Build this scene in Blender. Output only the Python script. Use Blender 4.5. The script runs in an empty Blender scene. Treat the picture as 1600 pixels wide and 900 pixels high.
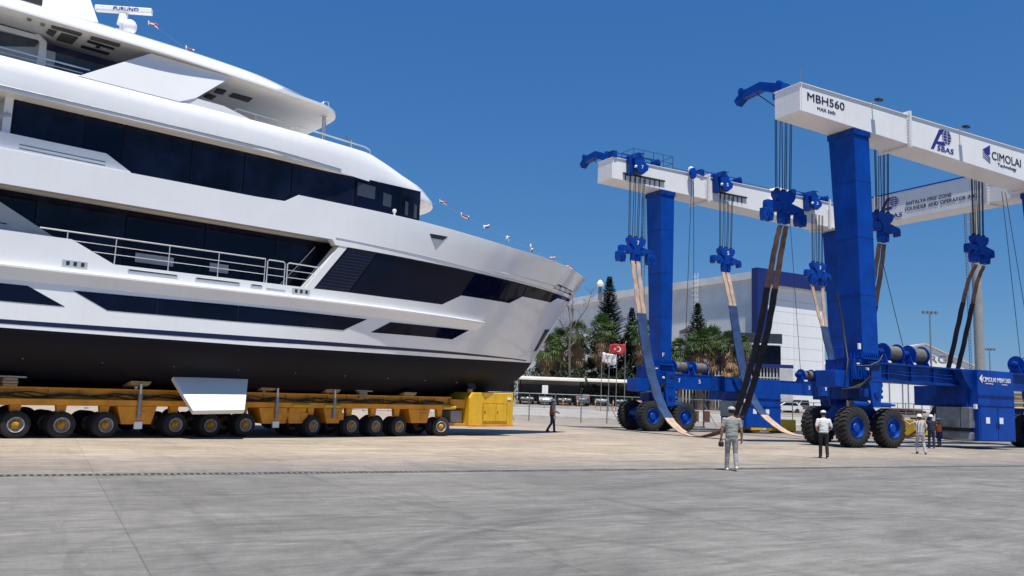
import bpy, bmesh, math, random
from mathutils import Vector, Matrix, kdtree, noise
R = math.radians
random.seed(7)
scn = bpy.context.scene
COL = scn.collection

# ------------------------------------------------------------------ camera
PITCH, ROLL, FPX, EYE = R(7.63), R(2.125), 1304.0, 1.75
fwd = Vector((0, math.cos(PITCH), math.sin(PITCH)))
r0 = Vector((1, 0, 0)); u0 = r0.cross(fwd)
rgt = r0 * math.cos(ROLL) + u0 * math.sin(ROLL)
upv = -r0 * math.sin(ROLL) + u0 * math.cos(ROLL)
cd = bpy.data.cameras.new('camera'); cam = bpy.data.objects.new('camera', cd); COL.objects.link(cam)
cd.sensor_width = 36.0; cd.lens = 36.0 * FPX / 1600.0
cd.clip_start = 0.1; cd.clip_end = 6000
M3 = Matrix((rgt, upv, -fwd)).transposed()
cam.matrix_world = Matrix.Translation((0, 0, EYE)) @ M3.to_4x4()
scn.camera = cam

# ------------------------------------------------------------------ light
SUN_EL = 73.0
SUN_DIR = Vector((0.242, -0.970, 0)).normalized()            # azimuth towards the sun
AZ = math.atan2(SUN_DIR.x, SUN_DIR.y)                       # clockwise from +Y
sd = bpy.data.lights.new('sun', 'SUN'); sun = bpy.data.objects.new('sun', sd); COL.objects.link(sun)
sd.energy = 5.0; sd.angle = R(0.53); sd.color = (1.0, 0.955, 0.885)
tow = Vector((SUN_DIR.x * math.cos(R(SUN_EL)), SUN_DIR.y * math.cos(R(SUN_EL)), math.sin(R(SUN_EL))))
sun.rotation_euler = tow.to_track_quat('Z', 'Y').to_euler()
world = bpy.data.worlds.new('World'); scn.world = world; world.use_nodes = True
wn = world.node_tree; wn.nodes.clear()
sky = wn.nodes.new('ShaderNodeTexSky'); sky.sky_type = 'NISHITA'; sky.sun_disc = False
sky.sun_elevation = R(SUN_EL); sky.sun_rotation = AZ
sky.air_density = 1.0; sky.dust_density = 0.0; sky.ozone_density = 3.0; sky.altitude = 0
bg = wn.nodes.new('ShaderNodeBackground'); bg.inputs[1].default_value = 0.083
wo = wn.nodes.new('ShaderNodeOutputWorld')
# the phone's deep blue rendering of a clear sky: one response curve per channel over the whole dome
spx = wn.nodes.new('ShaderNodeSeparateColor'); cbx = wn.nodes.new('ShaderNodeCombineColor'); wn.links.new(sky.outputs[0], spx.inputs[0])
for ch, (gam, amp) in enumerate(((0.97, 3.45), (0.655, 4.62), (0.43, 6.65))):
    a_ = wn.nodes.new('ShaderNodeMath'); a_.operation = 'MULTIPLY'; a_.inputs[1].default_value = 0.1; wn.links.new(spx.outputs[ch], a_.inputs[0])
    b_ = wn.nodes.new('ShaderNodeMath'); b_.operation = 'POWER'; b_.inputs[1].default_value = gam; wn.links.new(a_.outputs[0], b_.inputs[0])
    c_ = wn.nodes.new('ShaderNodeMath'); c_.operation = 'MULTIPLY'; c_.inputs[1].default_value = amp; wn.links.new(b_.outputs[0], c_.inputs[0])
    wn.links.new(c_.outputs[0], cbx.inputs[ch])
wn.links.new(cbx.outputs[0], bg.inputs[0]); wn.links.new(bg.outputs[0], wo.inputs[0])
scn.view_settings.view_transform = 'Standard'; scn.view_settings.look = 'None'
scn.view_settings.exposure = 0.28; scn.view_settings.gamma = 1.0
scn.view_settings.use_curve_mapping = False
try:
    scn.cycles.max_bounces = 6; scn.cycles.diffuse_bounces = 3; scn.cycles.glossy_bounces = 3
    scn.cycles.transparent_max_bounces = 6
except Exception:
    pass

# ------------------------------------------------------------------ materials
MATS = {}
def mat(name, col, rough=0.5, metal=0.0, var=0.10, scale=2.0, bump=0.0, bscale=30.0, coat=0.0, spec=0.5,
        streak=0.0, col2=None, stretch=(1, 1, 1)):
    """principled material whose colour wanders with object-space noise; col2 = second colour of the noise"""
    if name in MATS: return MATS[name]
    m = bpy.data.materials.new(name); m.use_nodes = True; nt = m.node_tree; N = nt.nodes; L = nt.links
    b = N['Principled BSDF']
    tc = N.new('ShaderNodeTexCoord'); mp = N.new('ShaderNodeMapping'); mp.inputs['Scale'].default_value = stretch
    L.new(tc.outputs['Object'], mp.inputs[0])
    nz = N.new('ShaderNodeTexNoise'); nz.inputs['Scale'].default_value = scale
    nz.inputs['Detail'].default_value = 6; nz.inputs['Roughness'].default_value = 0.62
    L.new(mp.outputs[0], nz.inputs['Vector'])
    rp = N.new('ShaderNodeValToRGB'); L.new(nz.outputs['Fac'], rp.inputs[0])
    c2 = col2 if col2 else tuple(c * (1 - 2.2 * var) for c in col)
    c1 = col if col2 else tuple(min(1, c * (1 + 0.6 * var)) for c in col)
    rp.color_ramp.elements[0].position = 0.32; rp.color_ramp.elements[1].position = 0.66
    rp.color_ramp.elements[0].color = (*c2, 1); rp.color_ramp.elements[1].color = (*c1, 1)
    out = rp.outputs[0]
    if streak > 0:                                                # rain streaks down vertical faces
        mp2 = N.new('ShaderNodeMapping'); mp2.inputs['Scale'].default_value = (5, 5, 0.25)
        L.new(tc.outputs['Object'], mp2.inputs[0])
        n2 = N.new('ShaderNodeTexNoise'); n2.inputs['Scale'].default_value = 1.3; n2.inputs['Detail'].default_value = 5
        L.new(mp2.outputs[0], n2.inputs['Vector'])
        r2 = N.new('ShaderNodeValToRGB'); r2.color_ramp.elements[0].position = 0.5; r2.color_ramp.elements[1].position = 0.75
        L.new(n2.outputs['Fac'], r2.inputs[0])
        mx = N.new('ShaderNodeMixRGB'); mx.blend_type = 'MULTIPLY'
        mx.inputs[2].default_value = (0.62, 0.56, 0.48, 1)
        ml = N.new('ShaderNodeMath'); ml.operation = 'MULTIPLY'; ml.inputs[1].default_value = streak
        L.new(r2.outputs[0], ml.inputs[0]); L.new(ml.outputs[0], mx.inputs[0]); L.new(out, mx.inputs[1]); out = mx.outputs[0]
    L.new(out, b.inputs['Base Color'])
    b.inputs['Roughness'].default_value = rough; b.inputs['Metallic'].default_value = metal
    b.inputs['Specular IOR Level'].default_value = spec; b.inputs['Coat Weight'].default_value = coat
    b.inputs['Coat Roughness'].default_value = 0.06
    if bump > 0:
        n3 = N.new('ShaderNodeTexNoise'); n3.inputs['Scale'].default_value = bscale; n3.inputs['Detail'].default_value = 4
        L.new(tc.outputs['Object'], n3.inputs['Vector'])
        bp = N.new('ShaderNodeBump'); bp.inputs['Strength'].default_value = bump; bp.inputs['Distance'].default_value = 0.02
        L.new(n3.outputs['Fac'], bp.inputs['Height']); L.new(bp.outputs[0], b.inputs['Normal'])
    MATS[name] = m
    return m

def leafmat(name, a, b_, scale=0.8, trans=0.25):
    m = mat(name, a, 0.55, 0, 0, scale, col2=b_, spec=0.3)
    return m

m_gel = mat('gelcoat white', (0.88, 0.88, 0.875), 0.16, 0, 0.02, 0.6, coat=1.0, streak=0.06, bump=0.10, bscale=0.55)
m_gel2 = mat('superstructure white', (0.88, 0.88, 0.875), 0.28, 0, 0.02, 0.6, coat=0.4)
m_soff = mat('soffit cream', (0.86, 0.83, 0.78), 0.5, 0, 0.04, 1.0)
m_grey = mat('yacht pale grey', (0.42, 0.45, 0.48), 0.4, 0, 0.05, 1.5)
m_glass = mat('dark glazing', (0.004, 0.006, 0.022), 0.06, 0, 0.25, 0.5, spec=0.2, bump=0.04, bscale=0.7)
m_glassb = mat('dark glazing with blinds', (0.010, 0.014, 0.036), 0.10, 0, 0.35, 0.8, spec=0.18)
m_glassf = mat('smoked glazing', (0.05, 0.06, 0.08), 0.08, 0, 0.15, 0.5, spec=0.5)
m_navy = mat('navy paint', (0.012, 0.014, 0.06), 0.25, 0, 0.1)
m_anti = mat('antifouling', (0.006, 0.006, 0.013), 0.6, 0, 0.16, 1.2, bump=0.05, bscale=6, spec=0.2)
m_steel = mat('polished steel', (0.72, 0.72, 0.72), 0.38, 0.55, 0.05)
m_alu = mat('grey steel', (0.32, 0.33, 0.34), 0.45, 0.6, 0.12, 4)
m_dark = mat('dark recess', (0.02, 0.02, 0.022), 0.6, 0, 0.1)
m_blk = mat('black rubber', (0.012, 0.012, 0.013), 0.75, 0, 0.3, 3, bump=0.1)
m_tyre = mat('dusty tyre', (0.030, 0.029, 0.028), 0.85, 0, 0, 2.5, col2=(0.012, 0.012, 0.013), bump=0.15, bscale=25)
m_blue = mat('crane blue', (0.0005, 0.058, 0.375), 0.38, 0, 0.14, 0.9, spec=0.25, streak=0.25)
m_blue2 = mat('crane blue worn', (0.0005, 0.046, 0.29), 0.45, 0, 0.22, 2.2, spec=0.25, streak=0.3)
m_wht = mat('crane white', (0.88, 0.87, 0.85), 0.42, 0, 0.03, 0.5, streak=0.12)
m_txt = mat('navy lettering', (0.012, 0.012, 0.05), 0.5, 0, 0.05)
m_txtb = mat('blue logo', (0.03, 0.025, 0.22), 0.5, 0, 0.05)
m_txtw = mat('white lettering', (0.80, 0.80, 0.80), 0.5, 0, 0.02)
m_rope = mat('steel rope', (0.05, 0.055, 0.065), 0.5, 0.5, 0.2, 10)
m_drum = mat('wound rope', (0.20, 0.19, 0.17), 0.6, 0.3, 0.2, 6)
m_org = mat('trailer orange', (0.82, 0.32, 0.010), 0.5, 0, 0.14, 1.6, streak=0.25)
m_yel = mat('trailer yellow', (0.78, 0.46, 0.02), 0.42, 0, 0.1, 1.2, streak=0.25)
m_hub = mat('hub yellow', (0.62, 0.30, 0.02), 0.5, 0, 0.3, 9)
m_rim = mat('grey wheel rim', (0.42, 0.42, 0.42), 0.5, 0.2, 0.2, 9)
m_wood = mat('raw timber', (0.38, 0.27, 0.16), 0.8, 0, 0.25, 6, stretch=(1, 6, 6))
m_hose = mat('black hose', (0.010, 0.010, 0.011), 0.5, 0, 0.1)
m_sleb = mat('sling blue sleeve', (0.016, 0.055, 0.155), 0.8, 0, 0.22, 1.5, bump=0.25, bscale=12)
m_slek = mat('sling black sleeve', (0.018, 0.020, 0.030), 0.75, 0, 0.3, 2.5, bump=0.3, bscale=12)
m_slep = mat('sling webbing', (0.52, 0.37, 0.27), 0.85, 0, 0.15, 2.0, bump=0.2, bscale=20)
m_slebr = mat('sling webbing dirty', (0.30, 0.17, 0.11), 0.85, 0, 0.28, 1.5, bump=0.2, bscale=20)

# ------------------------------------------------------------------ mesh builder
class MB:
    def __init__(s): s.v = []; s.f = []; s.m = []; s.cm = 0
    def add(s, vs, fs):
        o = len(s.v); s.v.extend([tuple(p) for p in vs]); s.f.extend([tuple(i + o for i in f) for f in fs]); s.m.extend([s.cm] * len(fs)); return s
    def box(s, a, b):
        x0, y0, z0 = a; x1, y1, z1 = b
        vs = [(x0,y0,z0),(x1,y0,z0),(x1,y1,z0),(x0,y1,z0),(x0,y0,z1),(x1,y0,z1),(x1,y1,z1),(x0,y1,z1)]
        return s.add(vs, [(0,3,2,1),(4,5,6,7),(0,1,5,4),(1,2,6,5),(2,3,7,6),(3,0,4,7)])
    def hexa(s, lo, hi):                                           # two quads (4 points each, same order)
        return s.add(list(lo) + list(hi), [(3,2,1,0),(4,5,6,7),(0,1,5,4),(1,2,6,5),(2,3,7,6),(3,0,4,7)])
    def prism(s, pts, d0, d1, ax='y'):
        """2-D outline pts=(a,b) extruded from d0 to d1 along ax ('y': a=x,b=z; 'x': a=y,b=z; 'z': a=x,b=y)"""
        n = len(pts)
        def P(a, b, d): return (a, d, b) if ax == 'y' else ((d, a, b) if ax == 'x' else (a, b, d))
        vs = [P(a, b, d0) for a, b in pts] + [P(a, b, d1) for a, b in pts]
        fs = [tuple(range(n)), tuple(range(2*n-1, n-1, -1))] + [(i, i+n, (i+1) % n + n, (i+1) % n) for i in range(n)]
        return s.add(vs, fs)
    def cyl(s, p, q, r, r2=None, n=12, caps=True):
        p = Vector(p); q = Vector(q); r2 = r if r2 is None else r2
        d = (q - p).normalized(); a = d.orthogonal().normalized(); b = d.cross(a)
        vs = []
        for c, rr in ((p, r), (q, r2)):
            vs += [c + a * math.cos(2*math.pi*i/n) * rr + b * math.sin(2*math.pi*i/n) * rr for i in range(n)]
        fs = [(i, (i+1) % n, (i+1) % n + n, i + n) for i in range(n)]
        if caps: fs += [tuple(range(n-1, -1, -1)), tuple(range(n, 2*n))]
        return s.add(vs, fs)
    def tube(s, path, r, n=8, radii=None, caps=True):
        path = [Vector(p) for p in path]; k = len(path); vs = []; fs = []; a = None
        for i, p in enumerate(path):
            d = (path[min(i+1, k-1)] - path[max(i-1, 0)]).normalized()
            if a is None: a = d.orthogonal().normalized()
            else:
                a = a - d * a.dot(d); a = a.normalized() if a.length > 1e-6 else d.orthogonal().normalized()
            b = d.cross(a); rr = radii[i] if radii else r
            ra, rb = rr if isinstance(rr, tuple) else (rr, rr)
            vs += [p + a * math.cos(2*math.pi*j/n) * ra + b * math.sin(2*math.pi*j/n) * rb for j in range(n)]
        for i in range(k-1):
            fs += [(i*n+j, i*n+(j+1) % n, (i+1)*n+(j+1) % n, (i+1)*n+j) for j in range(n)]
        if caps: fs += [tuple(range(n-1, -1, -1)), tuple(range((k-1)*n, k*n))]
        return s.add(vs, fs)
    def revolve(s, prof, axis='y', n=32, c=(0,0,0), caps=True):
        """profile (d along axis, r) turned round the axis through c"""
        vs = []; k = len(prof)
        for i in range(n):
            t = 2*math.pi*i/n
            for d, r in prof:
                x, y = r*math.cos(t), r*math.sin(t)
                p = (x, d, y) if axis == 'y' else ((d, x, y) if axis == 'x' else (x, y, d))
                vs.append((p[0]+c[0], p[1]+c[1], p[2]+c[2]))
        fs = []
        for i in range(n):
            j = (i+1) % n
            for a in range(k-1): fs.append((i*k+a, i*k+a+1, j*k+a+1, j*k+a))
        if caps: fs += [tuple(i*k for i in range(n)), tuple(i*k+k-1 for i in range(n-1, -1, -1))]
        return s.add(vs, fs)
    def sphere(s, c, r, n=12, m=8, sc=(1,1,1)):
        vs = [(c[0], c[1], c[2]-r*sc[2])]; fs = []
        for i in range(1, m):
            a = math.pi*i/m - math.pi/2
            for j in range(n):
                t = 2*math.pi*j/n
                vs.append((c[0]+r*sc[0]*math.cos(a)*math.cos(t), c[1]+r*sc[1]*math.cos(a)*math.sin(t), c[2]+r*sc[2]*math.sin(a)))
        vs.append((c[0], c[1], c[2]+r*sc[2])); e = len(vs)-1
        for j in range(n):
            k = (j+1) % n
            fs.append((0, 1+k, 1+j)); fs.append((e, e-n+j, e-n+k))
            for i in range(m-2): fs.append((1+i*n+j, 1+i*n+k, 1+(i+1)*n+k, 1+(i+1)*n+j))
        return s.add(vs, fs)
    def build(s, name, m, parent=None, smooth=40, bevel=0, fix=True, loc=None, rot=None):
        me = bpy.data.meshes.new(name); me.from_pydata([tuple(p) for p in s.v], [], s.f)
        ms = m if isinstance(m, (list, tuple)) else [m]
        for x in ms: me.materials.append(x)
        if len(ms) > 1: me.polygons.foreach_set('material_index', s.m)
        if fix:
            b = bmesh.new(); b.from_mesh(me); bmesh.ops.recalc_face_normals(b, faces=b.faces); b.to_mesh(me); b.free()
        if smooth:
            me.shade_smooth(); me.set_sharp_from_angle(angle=R(smooth))
        o = bpy.data.objects.new(name, me); COL.objects.link(o)
        if parent: o.parent = parent
        if loc: o.location = loc
        if rot: o.rotation_euler = rot
        if bevel:
            md = o.modifiers.new('bevel', 'BEVEL'); md.width = bevel; md.segments = 2; md.limit_method = 'ANGLE'; md.angle_limit = R(50)
            md.harden_normals = False
        return o

def tag(o, label=None, cat=None, group=None, kind=None):
    if label: o['label'] = label
    if cat: o['category'] = cat
    if group: o['group'] = group
    if kind: o['kind'] = kind
    return o
def thing(name, label, cat, loc=(0,0,0), rz=0.0, group=None):
    o = bpy.data.objects.new(name, None); COL.objects.link(o); o.empty_display_size = 0.3
    o.location = loc; o.rotation_euler = (0, 0, rz)
    return tag(o, label, cat, group)
def copy_tree(o, parent=None):
    c = o.copy(); COL.objects.link(c)
    if parent: c.parent = parent
    for ch in list(o.children): copy_tree(ch, c)
    return c
def put(o, parent, loc=(0,0,0), rot=(0,0,0)):
    o.parent = parent; o.location = loc; o.rotation_euler = rot; return o
TMP = bpy.data.scenes.new('scratch')
def text(name, s, w, h, m, parent, loc, rot, bold=0.0, shear=0.0, depth=0.006):
    """flat lettering scaled to width w and height h, its lower left corner at loc"""
    cu = bpy.data.curves.new('letters', 'FONT'); cu.body = s; cu.size = 1; cu.shear = shear; cu.extrude = 0.01
    cu.resolution_u = 3
    t = bpy.data.objects.new('letters', cu); TMP.collection.objects.link(t)
    TMP.view_layers[0].update(); dg = TMP.view_layers[0].depsgraph; me = bpy.data.meshes.new_from_object(t.evaluated_get(dg))
    bpy.data.objects.remove(t)
    xs = [v.co.x for v in me.vertices]; ys = [v.co.y for v in me.vertices]
    x0, x1, y0, y1 = min(xs), max(xs), min(ys), max(ys)
    for v in me.vertices:
        v.co = ((v.co.x-x0)/(x1-x0)*w, (v.co.y-y0)/(y1-y0)*h, v.co.z/0.01*depth)
    if bold:                                                        # heavier stroke: the same outlines again, shifted a little
        bm = bmesh.new(); bm.from_mesh(me)
        for k in (1, 2):
            g2 = bmesh.ops.duplicate(bm, geom=[f for f in bm.faces if f.index >= 0][:len(me.polygons)])
            for v in [q for q in g2['geom'] if isinstance(q, bmesh.types.BMVert)]: v.co += Vector((h*bold*k, h*bold*.4*k, .0008*k))
        bm.to_mesh(me); bm.free()
    me.materials.clear(); me.materials.append(m)
    o = bpy.data.objects.new(name, me); COL.objects.link(o); put(o, parent, loc, rot); return o
def lerp(a, b, t): return a + (b - a) * t
def interp(x, xs, ys):
    if x <= xs[0]: return ys[0]
    for i in range(1, len(xs)):
        if x <= xs[i]: return ys[i-1] + (ys[i] - ys[i-1]) * (x - xs[i-1]) / (xs[i] - xs[i-1])
    return ys[-1]
FRONT = (R(90), 0, 0)                                              # lettering that faces local -Y
SIDE = (R(90), 0, R(-90))                                          # lettering that faces local -X

# crane axes (the quay, the warehouse and the slab joints share them)
CA = R(90 - 61.134)
CU = Vector((math.cos(CA), math.sin(CA), 0)); CV = Vector((-math.sin(CA), math.cos(CA), 0))
def uv(u, v, z=0.0): return CU * u + CV * v + Vector((0, 0, z))
def gz(Y): return interp(Y, [77, 100, 112, 160], [0, 1.1, 1.5, 2.4])
# ================================================================== GROUND
def ground_mat(name, dusty):
    m = bpy.data.materials.new(name); m.use_nodes = True; nt = m.node_tree; N = nt.nodes; L = nt.links; b = N['Principled BSDF']
    g = N.new('ShaderNodeNewGeometry')
    rot = N.new('ShaderNodeMapping'); rot.vector_type = 'POINT'; rot.inputs['Rotation'].default_value = (0, 0, -CA)
    L.new(g.outputs['Position'], rot.inputs[0])                    # now x = along the quay, y = across it
    def nz(scale, det, st, ro=0.6):
        mp = N.new('ShaderNodeMapping'); mp.inputs['Scale'].default_value = st; L.new(rot.outputs[0], mp.inputs[0])
        n = N.new('ShaderNodeTexNoise'); n.inputs['Scale'].default_value = scale; n.inputs['Detail'].default_value = det
        n.inputs['Roughness'].default_value = ro; L.new(mp.outputs[0], n.inputs['Vector']); return n.outputs['Fac']
    def ramp(fac, p0, c0, p1, c1):
        r = N.new('ShaderNodeValToRGB'); L.new(fac, r.inputs[0]); e = r.color_ramp.elements
        e[0].position = p0; e[0].color = (*c0, 1); e[1].position = p1; e[1].color = (*c1, 1); return r.outputs[0]
    def mix(t, f, a, c):
        x = N.new('ShaderNodeMixRGB'); x.blend_type = t
        if isinstance(f, float): x.inputs[0].default_value = f
        else: L.new(f, x.inputs[0])
        L.new(a, x.inputs[1]); L.new(c, x.inputs[2]); return x.outputs[0]
    grey = ramp(nz(0.22, 8, (1, 1, 1)), 0.30, (0.184, 0.177, 0.165), 0.70, (0.256, 0.245, 0.228))
    dust = ramp(nz(0.30, 8, (0.5, 1.4, 1)), 0.30, (0.37, 0.30, 0.228), 0.72, (0.50, 0.42, 0.335))
    sp = N.new('ShaderNodeSeparateXYZ'); L.new(rot.outputs[0], sp.inputs[0])
    # dust lies beyond the drain (quay coordinate y about 19 m), its edge broken up by noise
    wob = N.new('ShaderNodeMath'); wob.operation = 'MULTIPLY_ADD'; L.new(nz(0.16, 6, (0.5, 1.2, 1), 0.7), wob.inputs[0]); wob.inputs[1].default_value = 11.0
    L.new(sp.outputs[1], wob.inputs[2])
    mr = N.new('ShaderNodeMapRange'); mr.inputs['From Min'].default_value = 23.0; mr.inputs['From Max'].default_value = 30.0; L.new(wob.outputs[0], mr.inputs[0])
    # the dust thins out towards the crane side of the yard
    mr2 = N.new('ShaderNodeMapRange'); mr2.inputs['From Min'].default_value = 24.0; mr2.inputs['From Max'].default_value = 48.0
    mr2.inputs['To Min'].default_value = 1.0; mr2.inputs['To Max'].default_value = 0.35; L.new(sp.outputs[0], mr2.inputs[0])
    fm = N.new('ShaderNodeMath'); fm.operation = 'MULTIPLY'; L.new(mr.outputs[0], fm.inputs[0]); L.new(mr2.outputs[0], fm.inputs[1])
    c = mix('MIX', fm.outputs[0], grey, dust)
    def lay(mode, amt, scale, st, p0, c0, p1, c1, dist=0.0, ro=0.72, det=9):
        nonlocal c
        mp = N.new('ShaderNodeMapping'); mp.inputs['Scale'].default_value = st; L.new(rot.outputs[0], mp.inputs[0])
        n = N.new('ShaderNodeTexNoise'); n.inputs['Scale'].default_value = scale; n.inputs['Detail'].default_value = det
        n.inputs['Roughness'].default_value = ro; n.inputs['Distortion'].default_value = dist; L.new(mp.outputs[0], n.inputs['Vector'])
        c = mix(mode, amt, c, ramp(n.outputs['Fac'], p0, (c0,)*3, p1, (c1,)*3))
    lay('MULTIPLY', 1.0, 0.55, (0.5, 1.2, 1), .40, .85, .60, 1.06, .6)           # worn and washed patches
    lay('MULTIPLY', 1.0, 1.7, (0.45, 1.5, 1), .44, .84, .58, 1.06, 1.0)          # blotches
    lay('MULTIPLY', 0.9, 5.5, (0.4, 1.5, 1), .32, .80, .68, 1.14, .4, .8)        # mottling
    lay('MULTIPLY', 0.8, 1.4, (0.14, 2.4, 1), .36, .70, .46, 1.0, .5)            # dark drag streaks
    lay('MULTIPLY', 0.5, 0.9, (2.2, 0.2, 1), .38, .74, .47, 1.0, .8)             # streaks across
    lay('ADD', 0.75, 2.0, (0.25, 1.4, 1), .60, 0.0, .70, .10, .7)                # pale scuffs
    lay('ADD', 0.6, 1.1, (0.8, 0.5, 1), .64, 0.0, .67, .09, 1.5)                 # cement spills
    lay('MULTIPLY', 0.9, 24.0, (0.7, 1.2, 1), .34, .82, .66, 1.12)
    spk = ramp(nz(60.0, 2, (1, 1, 1)), 0.30, (0.80, 0.80, 0.80), 0.60, (1.05, 1.05, 1.05)); c = mix('MULTIPLY', 0.7, c, spk)
    # long arcs of tyre rubber
    for (cx, cy, rad, wd, amt) in ((9.0, 4.0, 7.2, 0.05, .5), (9.0, 4.0, 7.5, 0.04, .4), (1.8, 6.0, 5.6, 0.05, .4), (24, -8, 24, 0.08, .22), (24, -8, 25.9, 0.08, .22), (3.0, 9.5, 2.6, .03, .3), (12, 0, 12.6, .05, .25), (-1.6, 11.2, 1.7, .05, .26), (-1.6, 11.2, 1.95, .04, .2), (-1.6, 11.2, 3.7, .06, .26), (-1.6, 11.2, 4.0, .04, .2), (3.6, 12.2, 2.2, .04, .22), (14, 16, 8.4, .05, .16)):
        mp = N.new('ShaderNodeMapping'); mp.inputs['Location'].default_value = (-cx, -cy, 0); L.new(rot.outputs[0], mp.inputs[0])
        ln = N.new('ShaderNodeVectorMath'); ln.operation = 'LENGTH'; L.new(mp.outputs[0], ln.inputs[0])
        sb = N.new('ShaderNodeMath'); sb.operation = 'SUBTRACT'; L.new(ln.outputs['Value'], sb.inputs[0]); sb.inputs[1].default_value = rad
        ab = N.new('ShaderNodeMath'); ab.operation = 'ABSOLUTE'; L.new(sb.outputs[0], ab.inputs[0])
        m2 = N.new('ShaderNodeMapRange'); m2.inputs['From Min'].default_value = wd; m2.inputs['From Max'].default_value = wd * 3.2
        m2.inputs['To Min'].default_value = amt; m2.inputs['To Max'].default_value = 0; L.new(ab.outputs[0], m2.inputs[0])
        dk = N.new('ShaderNodeRGB'); dk.outputs[0].default_value = (0.62, 0.62, 0.64, 1)
        c = mix('MULTIPLY', m2.outputs[0], c, dk.outputs[0])
    oi = N.new('ShaderNodeObjectInfo')
    c = mix('MULTIPLY', 0.55, c, ramp(oi.outputs['Random'], 0.0, (0.88, 0.88, 0.89), 1.0, (1.06, 1.06, 1.05)))
    L.new(c, b.inputs['Base Color']); b.inputs['Roughness'].default_value = 0.82; b.inputs['Specular IOR Level'].default_value = 0.25
    bp = N.new('ShaderNodeBump'); bp.inputs['Strength'].default_value = 0.35; bp.inputs['Distance'].default_value = 0.01
    L.new(nz(9.0, 6, (1, 1, 1), 0.7), bp.inputs['Height']); L.new(bp.outputs[0], b.inputs['Normal'])
    return m
m_conc = ground_mat('yard concrete', True)
m_road = mat('pale road concrete', (0.34, 0.325, 0.30), 0.85, 0, 0.12, 0.25, bump=0.1, bscale=4)
m_earth = mat('far ground', (0.30, 0.27, 0.23), 0.9, 0, 0.2, 0.05)
m_asph = mat('asphalt strip', (0.10, 0.105, 0.115), 0.85, 0, 0.12, 1.5, bump=0.2)

g = MB(); ys = [-400, -60, -5, 30, 60, 77, 82, 88, 94, 100, 106, 112, 125, 140, 160, 300, 900, 3500]
xs = [-3500, -600, -120, -60, -30, 0, 30, 60, 120, 300, 900, 3500]
vs = [(x, y, gz(y) - 0.012) for y in ys for x in xs]; nx = len(xs)
g.add(vs, [(j*nx+i, j*nx+i+1, (j+1)*nx+i+1, (j+1)*nx+i) for j in range(len(ys)-1) for i in range(nx-1)])
ground = g.build('ground', m_conc, smooth=60); tag(ground, kind='structure')
# concrete slabs cast between joints; one joint runs along the slot drain
SL = 4.1
def slab_mesh(w, d):
    b = MB(); e = 0.008; t = 0.002
    b.hexa([(0,0,-.2),(w,0,-.2),(w,d,-.2),(0,d,-.2)], [(0,0,-t*3),(w,0,-t*3),(w,d,-t*3),(0,d,-t*3)])
    b.hexa([(0,0,-t*3),(w,0,-t*3),(w,d,-t*3),(0,d,-t*3)], [(e,e,0),(w-e,e,0),(w-e,d-e,0),(e,d-e,0)])
    return b
first = None; cnt = 0
for j in range(-4, 10):
    for i in range(-4, 17):
        v0 = (18.72 if j >= 0 else 18.28) + SL * j; u0_ = 1.05 + SL * i
        c = uv(u0_ + SL/2, v0 + SL/2)
        if c.y < 2 or abs(c.x) > c.y * 0.66 + 5 or c.y > 74: continue
        if first is None:
            first = slab_mesh(SL - 0.009, SL - 0.009).build('concrete_slab', m_conc, ground, smooth=0); o = first
        else:
            o = first.copy(); COL.objects.link(o)
        o.location = uv(u0_, v0, random.uniform(-0.002, 0.001)); o.rotation_euler = (0, 0, CA); cnt += 1
# slot drain with its grating bars
dr = MB(); a0, a1 = -9.0, 58.0
dr.box((a0, 18.29, -0.14), (a1, 18.35, 0.002)); dr.box((a0, 18.65, -0.14), (a1, 18.71, 0.002)); pass
drain = dr.build('drain_channel', mat('drain steel', (0.20, 0.195, 0.19), 0.7, 0.4, 0.3, 3), ground, smooth=0); drain.rotation_euler = (0, 0, CA)
db = MB(); db.box((a0, 18.35, -0.05), (a1, 18.65, -0.0085)); db_ = db.build('drain_shade_strip', m_dark, ground, smooth=0); db_.rotation_euler = (0, 0, CA)  # dark strip just under the bars; its colour stands in for slot shade
gb = MB(); x = a0
while x < a1:
    gb.box((x, 18.35, -0.03), (x + 0.055, 18.65, -0.002)); x += 0.125
gr = gb.build('grating_bars', mat('grating', (0.25, 0.245, 0.235), 0.7, 0.3, 0.3, 3), ground, smooth=0); gr.rotation_euler = (0, 0, CA); tag(gr, kind='stuff')
# access road beyond the fence, with kerbs
rd = MB()
def strip(b, y0, y1, dz, x0=-60, x1=90, n=10):
    yy = [y0 + (y1-y0)*k/4 for k in range(5)]
    vs = [(lerp(x0, x1, i/n), y, gz(y) + dz) for y in yy for i in range(n+1)]
    b.add(vs, [(j*(n+1)+i, j*(n+1)+i+1, (j+1)*(n+1)+i+1, (j+1)*(n+1)+i) for j in range(4) for i in range(n)])
strip(rd, 82.5, 97.5, 0.0); road = rd.build('access_road', m_road, smooth=60); tag(road, kind='structure')
for y in (82.0, 98.0):
    k = MB(); k.box((-60, y-.15, gz(y)-.2), (90, y+.15, gz(y)+.13)); tag(k.build('kerb', mat('kerb stone', (0.55, 0.53, 0.50), 0.85, 0, 0.15, 1.0), smooth=0, bevel=.02), kind='structure')
b = MB(); strip(b, 66.0, 71.0, 0.004, 12, 26); tag(b.build('asphalt_patch', m_asph, smooth=0), kind='structure')

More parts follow.
